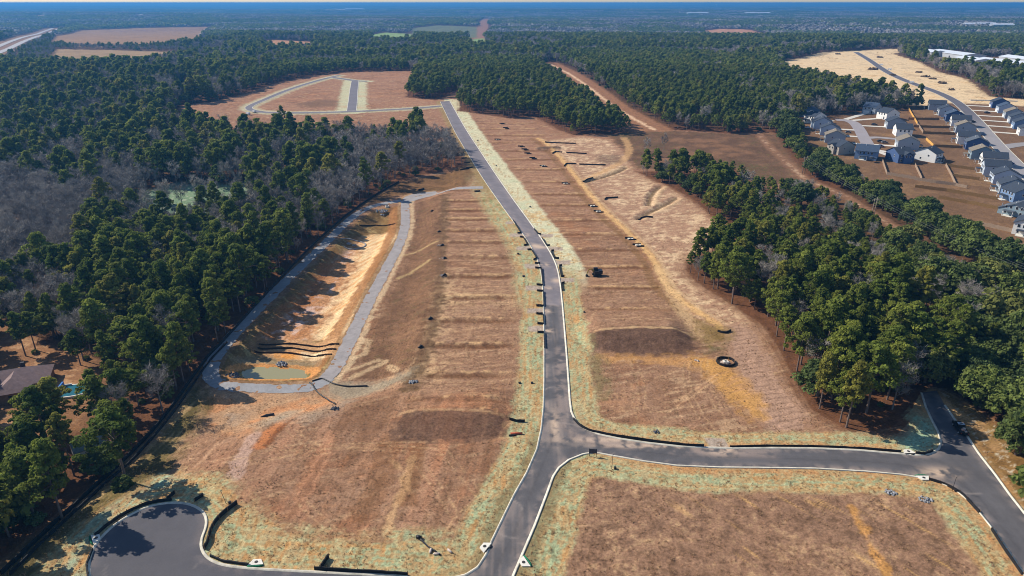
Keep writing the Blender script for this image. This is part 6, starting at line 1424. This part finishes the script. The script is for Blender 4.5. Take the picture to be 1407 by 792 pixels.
    for px, py, c, l in ((1201, 172.5, 'black', 'black car on a drive right of the curved street'), (1163, 198.5, 'black', 'black car beside the grey house with the beige roof'), (1165, 183, 'grey', 'dark grey car on the drive of a pale blue house'), (1209, 195.5, 'black', 'black car left of a pair above the long beige roof'), (1215, 197, 'grey', 'grey car right of a pair above the long beige roof'), (1175, 156.5, 'black', 'black car on the pale drive at the head of the curved street'), (1210, 202.5, 'blue', 'blue car on the drive below the pair of cars'), (1356, 156, 'black', 'black car on a drive right of the long street'), (1336, 168.5, 'black', 'black car on a drive left of the long street'), (1349, 186.5, 'blue', 'blue car in front of the grey house with beige roof on the long street'), (1388, 226, 'blue', 'blue car in front of the tall white house'), (1109, 177, 'white', 'white car behind the blue houses at the left of the estate')):
        car(px, py, c, 0.05 if c != 'white' else 2.9, l)
    for px, py, c, l in ((1210.5, 90, 'white', 'white van on the road through the bare sand, farthest'), (1222, 96.5, 'white', 'white van on the road through the bare sand, middle'), (1252, 114.5, 'white', 'white van on the sand nearest the houses'), (349, 155, 'white', 'white van parked on the upper loop street'), (341, 158, 'white', 'second white van just left of the loop street bend')):
        car(px, py, c, 2.4, l, True, 'vans at the far building sites')
    # yard fences
    def yf(px, mt, label, h=1.8): fence_line('yard_fence', px, label, 'fence', 'fences of the estate yards', M[mt], M[mt], h=h, thick=0.06, gap=2.6, pw=0.06, maxp=40)
    for px, mt, l in (([(1247, 148.5), (1253, 159), (1260, 171)], 'newwood', 'new yellow board fence running down from the wood between two rows of yards'), ([(1260, 171.5), (1268, 183)], 'wood', 'grey board fence continuing the yellow one towards the beige roof'), ([(1272, 192.5), (1282, 201.5)], 'newwood', 'short new yellow board fence behind the white house'), ([(1212, 149), (1247, 148)], 'brownwood', 'brown board fence along the wood behind the curved street'), ([(1248, 148), (1280, 148.5)], 'brownwood', 'brown board fence along the wood behind the long street'), ([(1257, 247.5), (1285, 252), (1312, 255.5), (1328, 259)], 'wood', 'long grey board fence below the bright white house'),
                      ([(1299, 228), (1306, 241), (1312.5, 255)], 'wood', 'grey board fence right of the bright white house yard'), ([(1257, 228), (1266, 247.5)], 'wood', 'grey board fence left of the bright white house yard'), ([(1212, 221.5), (1218, 240)], 'wood', 'grey board fence left of the navy house yard'), ([(1218, 240.5), (1257, 247)], 'wood', 'grey board fence below the navy house yard'), ([(1257, 258), (1300, 263.5), (1370, 275)], 'brownwood', 'upper long brown board fence across the bare lower yards'), ([(1289, 273), (1330, 280), (1375, 289)], 'brownwood', 'second long brown board fence across the bare lower yards'), ([(1342, 308.5), (1395, 321)], 'wood', 'grey board fence reaching the white house at the photo edge'), ([(1352, 328), (1410, 341)], 'wood', 'lowest grey board fence beside the dark trees'),
                      ([(1248, 164.5), (1290, 165)], 'brownwood', 'brown cross fence behind the second house of the long street'), ([(1255, 175), (1305, 176.5)], 'brownwood', 'brown cross fence behind the fourth house of the long street'), ([(1268, 184), (1312, 185.5)], 'brownwood', 'brown cross fence behind the beige-roofed house of the long street'), ([(1284, 202), (1322, 204)], 'brownwood', 'brown cross fence behind the deep blue house'), ([(1290, 212), (1297, 224)], 'wood', 'grey fence between the bright white house and the teal one'), ([(1300, 229), (1338, 234)], 'brownwood', 'brown cross fence behind the tall white house'), ([(1308, 243), (1345, 248)], 'brownwood', 'brown cross fence behind the pale house below the tall white one')):
        yf(px, mt, l)
    # picnic shelter behind the wide blue house
    p = G(1198, 223); e = empty('garden_shelter', p, 0.1); tag(e, 'small dark garden shelter behind the wide blue house', 'shelter')
    mb = MB(); mb.add([(-2, -2, 2.4), (2, -2, 2.4), (2, 2, 2.4), (-2, 2, 2.4), (0, 0, 3.4)], [(0, 1, 4), (1, 2, 4), (2, 3, 4), (3, 0, 4), (3, 2, 1, 0)]); mb.build('roof', M['steel'], e)
    for a in (-1.7, 1.7):
        for b in (-1.7, 1.7): mb = MB(); mb.box(a - 0.08, a + 0.08, b - 0.08, b + 0.08, -0.1, 2.4); mb.build('post', M['steel'], e)

def gable_shed(name, px, py, L, Wd, eave, rise, rot, wm, rm, label, cat, group=None, doors=0):
    p = G(px, py); e = empty(name, p, rot); tag(e, label, cat, group)
    mb = MB(); mb.box(-L / 2, L / 2, -Wd / 2, Wd / 2, -1.0, eave); 
    for x in (-L / 2, L / 2): mb.add([(x, -Wd / 2, eave), (x, Wd / 2, eave), (x, 0, eave + rise)], [(0, 1, 2) if x > 0 else (0, 2, 1)])
    mb.build('wall', wm, e); rf = MB(); ov = 0.03 * Wd; sl = rise / (Wd / 2)
    for s in (-1, 1):
        v = [(-L / 2 - ov, s * (Wd / 2 + ov), eave - ov * sl + 0.03), (L / 2 + ov, s * (Wd / 2 + ov), eave - ov * sl + 0.03), (L / 2 + ov, 0, eave + rise + 0.03), (-L / 2 - ov, 0, eave + rise + 0.03)]
        rf.add(v + [(x, y, z + 0.2) for x, y, z in v], [(0, 1, 2, 3) if s > 0 else (3, 2, 1, 0), (4, 5, 6, 7) if s < 0 else (7, 6, 5, 4), (0, 4, 5, 1), (1, 5, 6, 2), (3, 7, 4, 0)])
    rf.build('roof', rm, e)
    for k in range(doors):
        x = -L / 2 + (k + 0.5) * L / doors; g = MB(); g.box(x - 2, x + 2, -Wd / 2 - 0.1, -Wd / 2 - 0.003, 0, min(4.0, eave - 1)); g.build('door', M['steel'], e)
    return e
def build_far():
    for a, b, wd, l in (((1265, 74.5), (1290, 78.5), 26, 'leftmost long white-roofed warehouse behind the pine belt'), ((1289, 76), (1338, 83), 34, 'large white-roofed warehouse with a dark end behind the pine belt'), ((1322, 86), (1352, 91), 26, 'white-roofed warehouse in front, half hidden by the pine belt'), ((1350, 88.5), (1425, 98), 30, 'long white-roofed warehouse reaching the right photo edge'), ((1383, 84.5), (1430, 91), 26, 'white-roofed warehouse behind the one at the photo edge')):
        A0, B0 = W([a])[0], W([b])[0]; c = (A0 + B0) / 2; L = np.hypot(*(B0 - A0)); px_, py_, _ = to_px(c[0], c[1], hz(*c))
        gable_shed('warehouse', float(px_), float(py_), float(L), wd, 7.5, 2.6, math.atan2(*(B0 - A0)[::-1]), M['metalwall'], M['metalroof'], l, 'warehouse', 'warehouses behind the pine belt', 4)
    for px, py, L, wd, l in ((958, 20.5, 170, 60, 'far low white building left of the brown clearing'), (1040, 20.5, 200, 60, 'far low white building right of the brown clearing'), (1333, 38.2, 60, 30, 'small far white building, left of three in the woods'), (1353, 38, 75, 30, 'long far white building, middle of three in the woods'), (1375, 39.5, 85, 30, 'far white building, right of three in the woods'), (487, 13.6, 260, 80, 'very distant white building in blue haze')):
        gable_shed('far_warehouse', px, py, L, wd, 14 if py < 30 else 15, 4, 0.02, M['metalwall'], M['metalroof'], l, 'warehouse')
    for px, py, h, l in ((984, 10.5, 60, 'distant white water tower left of the middle of the horizon'), (1243, 11.5, 62, 'distant white water tower on the right part of the horizon')):
        p = G(px, py); e = empty('water_tower', p); tag(e, l, 'water tower'); mb = MB(); mb.tube([(0, 0, -2), (0, 0, h * 0.7)], [5, 3.5], 12); mb.build('column', M['white'], e, True)
        mb = MB(); mb.tube([(0, 0, h * 0.66), (0, 0, h * 0.72), (0, 0, h * 0.84), (0, 0, h * 0.95), (0, 0, h)], [3.5, 14, 19, 13, 2], 16); mb.build('tank', M['white'], e, True)
    for px, py, h, l in ((308, 12, 74, 'tall distant radio mast standing above the hazed forest'), (1362, 10, 68, 'faint distant radio mast at the right of the horizon')):
        p = G(px, py); e = empty('radio_mast', p); tag(e, l, 'radio mast')
        for k in range(3): a = k * 2.09; mb = MB(); mb.tube([(1.6 * math.cos(a), 1.6 * math.sin(a), -2), (0.5 * math.cos(a), 0.5 * math.sin(a), h)], 0.5, 4); mb.build('leg', M['steel'], e)
        for z in range(10, int(h), 12): mb = MB(); mb.tube([(1.5, 0, z), (-0.7, 1.2, z), (-0.7, -1.2, z), (1.5, 0, z)], 0.3, 4); mb.build('brace', M['steel'], e)
    for px, py, r, l in ((1209, 79.5, 5, 'dark heap near the far corner of the bare sand'), (1199, 96, 6, 'dark soil heap left of the sand road, beside the vans'), (1152, 75, 5, 'dark heap at the far left of the bare sand'), (1262, 100, 4, 'small dark heap in the middle of the bare sand'), (1271, 106, 4.5, 'dark heap right of the sand road, upper of two close ones'), (1281, 109, 4, 'dark heap right of the sand road, lower of two close ones'), (1295, 115, 5, 'brushy heap on the bare sand above the bend'), (1307, 124, 3.5, 'small black heap on the bare sand nearest the estate'), (1227, 104, 4, 'dark heap on the sand strip left of the road')):
        p = G(px, py); o = rocks(*p, r, 26, r * 0.28, int(px)).build('soil_heap', M['heap']); o.location = p; tag(o, l, 'soil heap', 'heaps on the bare sand')
    fence_line('barrier_wall', [(1333, 138.5), (1365, 139), (1398, 140)], 'long low pale barrier at the near edge of the bare sand', 'barrier', None, M['conc'], M['conc'], h=1.0, thick=0.25, gap=6)
    # power line along the cleared strip
    tops = []
    for k, (px, py, l) in enumerate(((1102, 240, 'far wooden power pole pair beside the dirt strip'), (1196, 303, 'near wooden power pole pair beside the dirt strip'), (1500, 447, 'wooden power pole pair beyond the right photo edge'))):
        p = G(px, py); e = empty('power_pole', p, 0.35); tag(e, l, 'power pole'); 
        for s in (0, 3.0): mb = MB(); mb.tube([(s, 0.4 * s, -0.5), (s, 0.4 * s, 11.0)], [0.2, 0.13], 8); mb.build('pole', M['pole'], e, True)
        mb = MB(); mb.box(-0.8, 3.8, 0.42, 0.66, 10.0, 10.2); mb.build('crossarm', M['pole'], e); tops.append(np.array(p))
    for k, (dx, z, l) in enumerate(((-0.6, 10.4, 'left overhead wire of the power line over the right-hand trees'), (1.5, 10.4, 'middle overhead wire of the power line over the right-hand trees'), (3.6, 10.4, 'right overhead wire of the power line over the right-hand trees'))):
        mb = MB(); pts = []
        for i in range(2):
            a, b = tops[i] + np.array([dx, 0.35 * dx, z]), tops[i + 1] + np.array([dx, 0.35 * dx, z])
            for t in np.linspace(0, 1, 14)[(1 if i else 0):]: q = a * (1 - t) + b * t; q[2] -= 2.2 * 4 * t * (1 - t) * (0.6 if i == 0 else 1); pts.append(tuple(q - tops[0]))
        mb.tube(pts, 0.032, 4); o = mb.build('overhead_wire', M['wire']); o.location = tuple(tops[0]); tag(o, l, 'wire', 'wires of the power line')
def hip(mb, x0, x1, y0, y1, z, rise, th=0.15):
    ov = 0.5; x0 -= ov; x1 += ov; y0 -= ov; y1 += ov; r = (y1 - y0) / 2; ym = (y0 + y1) / 2
    if x1 - x0 > y1 - y0: a, b = (x0 + r, ym, z + rise), (x1 - r, ym, z + rise)
    v = [(x0, y0, z), (x1, y0, z), (x1, y1, z), (x0, y1, z), a, b]
    mb.add(v, [(0, 1, 5, 4), (1, 2, 5), (2, 3, 4, 5), (3, 0, 4), (3, 2, 1, 0)])
def build_homestead():
    rm = simple('mauve_shingles', A(138, 116, 112), 0.9, var=0.2, scale=1.0); wm = simple('tan_brick', A(150, 120, 96), 0.9)
    p = G(22, 533); e = empty('bungalow', p, 0.42); tag(e, 'brown bungalow with a hipped roof among the trees at the left photo edge', 'house')
    mb = MB(); mb.box(-11, 9, -5, 5, -1.5, 2.9); mb.box(-3, 5, -9, -5.003, -1.5, 2.9); mb.build('wall', wm, e)
    mb = MB(); hip(mb, -11, 9, -5, 5, 2.92, 3.2); mb.build('roof', rm, e); mb = MB(); mb.add([(-3.5, -9.5, 2.93), (5.5, -9.5, 2.93), (5.5, 0, 2.93), (-3.5, 0, 2.93), (1, -5, 5.7), (1, 0, 5.7)], [(0, 1, 4), (1, 2, 5, 4), (3, 0, 4, 5)]); mb.build('wing_roof', rm, e)
    mb = MB(); mb.box(2.3, 3.3, 1.0, 1.9, 3.0, 7.0); mb.build('chimney', simple('dark_brick', (0.06, 0.05, 0.05), 0.9), e)
    for x in (-8, -5, 6.5): mb = MB(); mb.box(x - 0.7, x + 0.7, -5.08, -5.003, 0.9, 2.2); mb.build('window', M['glass'], e)
    mb = MB(); mb.box(0.2, 1.2, -9.08, -9.003, 0, 2.1); mb.build('door', M['steel'], e)
    c = G(107, 538); e = empty('swimming_pool', c, 0.2); tag(e, 'teal swimming pool with a blue liner beside the brown bungalow', 'swimming pool')
    ol = [(-4.2, -3.4), (0, -3.0), (4.0, -1.6), (5.0, 0.5), (4.2, 3.4), (-4.2, 3.2)]
    mb = MB(); mb.prism([(x * 1.12, y * 1.14) for x, y in ol], -1.5, 0.50); mb.build('coping', M['conc'], e); mb = MB(); mb.prism(ol, 0.3, 0.56); mb.build('water', M['pool'], e)
    mb = MB(); mb.box(-4.9, -4.45, -3.2, 3.2, 0.503, 1.9); mb.build('liner_wall', M['bluewall'], e); mb = MB(); mb.box(-4.44, -2.5, 3.0, 3.3, 0.563, 1.0); mb.build('step', M['white'], e)
    mb = MB(); mb.tube([(4.6, 1.6, 0.5), (4.6, 1.6, 1.9), (4.6, 2.6, 1.9), (4.6, 2.6, 0.5)], 0.14, 6); mb.build('ladder', M['white'], e)
    mb = MB(); mb.box(-9.5, -5.4, -4.5, -2.6, -0.6, 0.4); o = mb.build('timber_deck', M['wood']); o.location = c; o.rotation_euler = (0, 0, 0.35); tag(o, 'pale timber deck at the left corner of the swimming pool', 'deck')
    gable_shed('garden_shed', 124, 621, 7.0, 5.0, 2.4, 1.6, 0.75, simple('pale_shed_wall', A(200, 200, 196), 0.8), simple('grey_green_roof', A(116, 128, 124), 0.8), 'garden shed with grey green roof under the pines at the left', 'shed', None, 1)
    gable_shed('small_shed', 157, 590, 4.4, 3.2, 2.1, 1.1, 0.2, simple('shed_boards', A(120, 116, 110), 0.8), simple('blue_grey_roof', A(104, 116, 132), 0.8), 'small shed with blue grey roof under the pines, right of the garden shed', 'shed', None, 1)
# ------------------------------------------------------------------ camera, light, air
def build_light():
    cam = bpy.data.cameras.new('camera'); o = bpy.data.objects.new('camera', cam); COL.objects.link(o)
    cam.sensor_width = 36.0; cam.lens = F / 1407.0 * 36.0; cam.clip_start = 1.0; cam.clip_end = 90000.0
    o.location = (0, 0, CAM_H); o.rotation_euler = (math.pi / 2 - PITCH, 0, 0); SC.camera = o
    w = bpy.data.worlds.new('World'); SC.world = w; w.use_nodes = True; nt = w.node_tree
    bg = nt.nodes['Background']; sky = nt.nodes.new('ShaderNodeTexSky'); sky.sky_type = 'NISHITA'; sky.sun_disc = False
    sky.sun_elevation = SUN_EL; sky.sun_rotation = SUN_AZ; sky.altitude = 50; sky.air_density = 1.0; sky.dust_density = 0.35; sky.ozone_density = 4.0
    nt.links.new(sky.outputs[0], bg.inputs['Color']); bg.inputs['Strength'].default_value = 0.098
    sun = bpy.data.lights.new('sun', 'SUN'); sun.energy = 4.5; sun.angle = R(0.5); sun.color = (1.0, 0.93, 0.82)
    so = bpy.data.objects.new('sun', sun); COL.objects.link(so)
    d = Vector((math.sin(SUN_AZ) * math.cos(SUN_EL), math.cos(SUN_AZ) * math.cos(SUN_EL), math.sin(SUN_EL)))
    so.rotation_euler = (-d).to_track_quat('-Z', 'Y').to_euler(); so.location = (-200, 300, 400)
    SC.view_settings.view_transform = 'Standard'; SC.view_settings.look = 'None'; SC.view_settings.gamma = 1; SC.view_settings.use_curve_mapping = False
    SC.view_settings.exposure = EXPOSURE
    SC.render.engine = 'CYCLES'; cy = SC.cycles; cy.use_denoising = True; cy.max_bounces = 4; cy.diffuse_bounces = 2; cy.glossy_bounces = 2; cy.transmission_bounces = 2; cy.volume_bounces = 0; cy.transparent_max_bounces = 6
    cy.caustics_reflective = False; cy.caustics_refractive = False
    try: cy.denoiser = 'OPENIMAGEDENOISE'; cy.denoising_prefilter = 'ACCURATE'
    except Exception: pass
    SC.render.film_transparent = False; cy.pixel_filter_type = 'BLACKMAN_HARRIS'; cy.filter_width = 1.0
EXPOSURE = 0.38
def build_haze():
    m = bpy.data.materials.new('thin_air'); m.use_nodes = True; nt = m.node_tree
    for n in list(nt.nodes): nt.nodes.remove(n)
    out = nt.nodes.new('ShaderNodeOutputMaterial'); v = nt.nodes.new('ShaderNodeVolumePrincipled')
    v.inputs['Color'].default_value = (0.09, 0.36, 0.78, 1); v.inputs['Density'].default_value = HAZE_D; v.inputs['Anisotropy'].default_value = 0.2
    nt.links.new(v.outputs[0], out.inputs['Volume'])
    mb = MB(); mb.box(-27500, 27500, -900, 27600, -45.0, 104.0)
    o = mb.build('haze', m); tag(o, kind='stuff')
HAZE_D = 0.00015
import time as _t
_t0 = _t.time()
mats_objects()
build_ground(); print('ground', _t.time() - _t0); build_roads(); print('roads', _t.time() - _t0); build_light(); build_trees(); build_tufts(); print('trees', _t.time() - _t0)
build_silt(); build_site(); build_estate(); build_far(); build_homestead(); print('things', _t.time() - _t0)
build_haze()
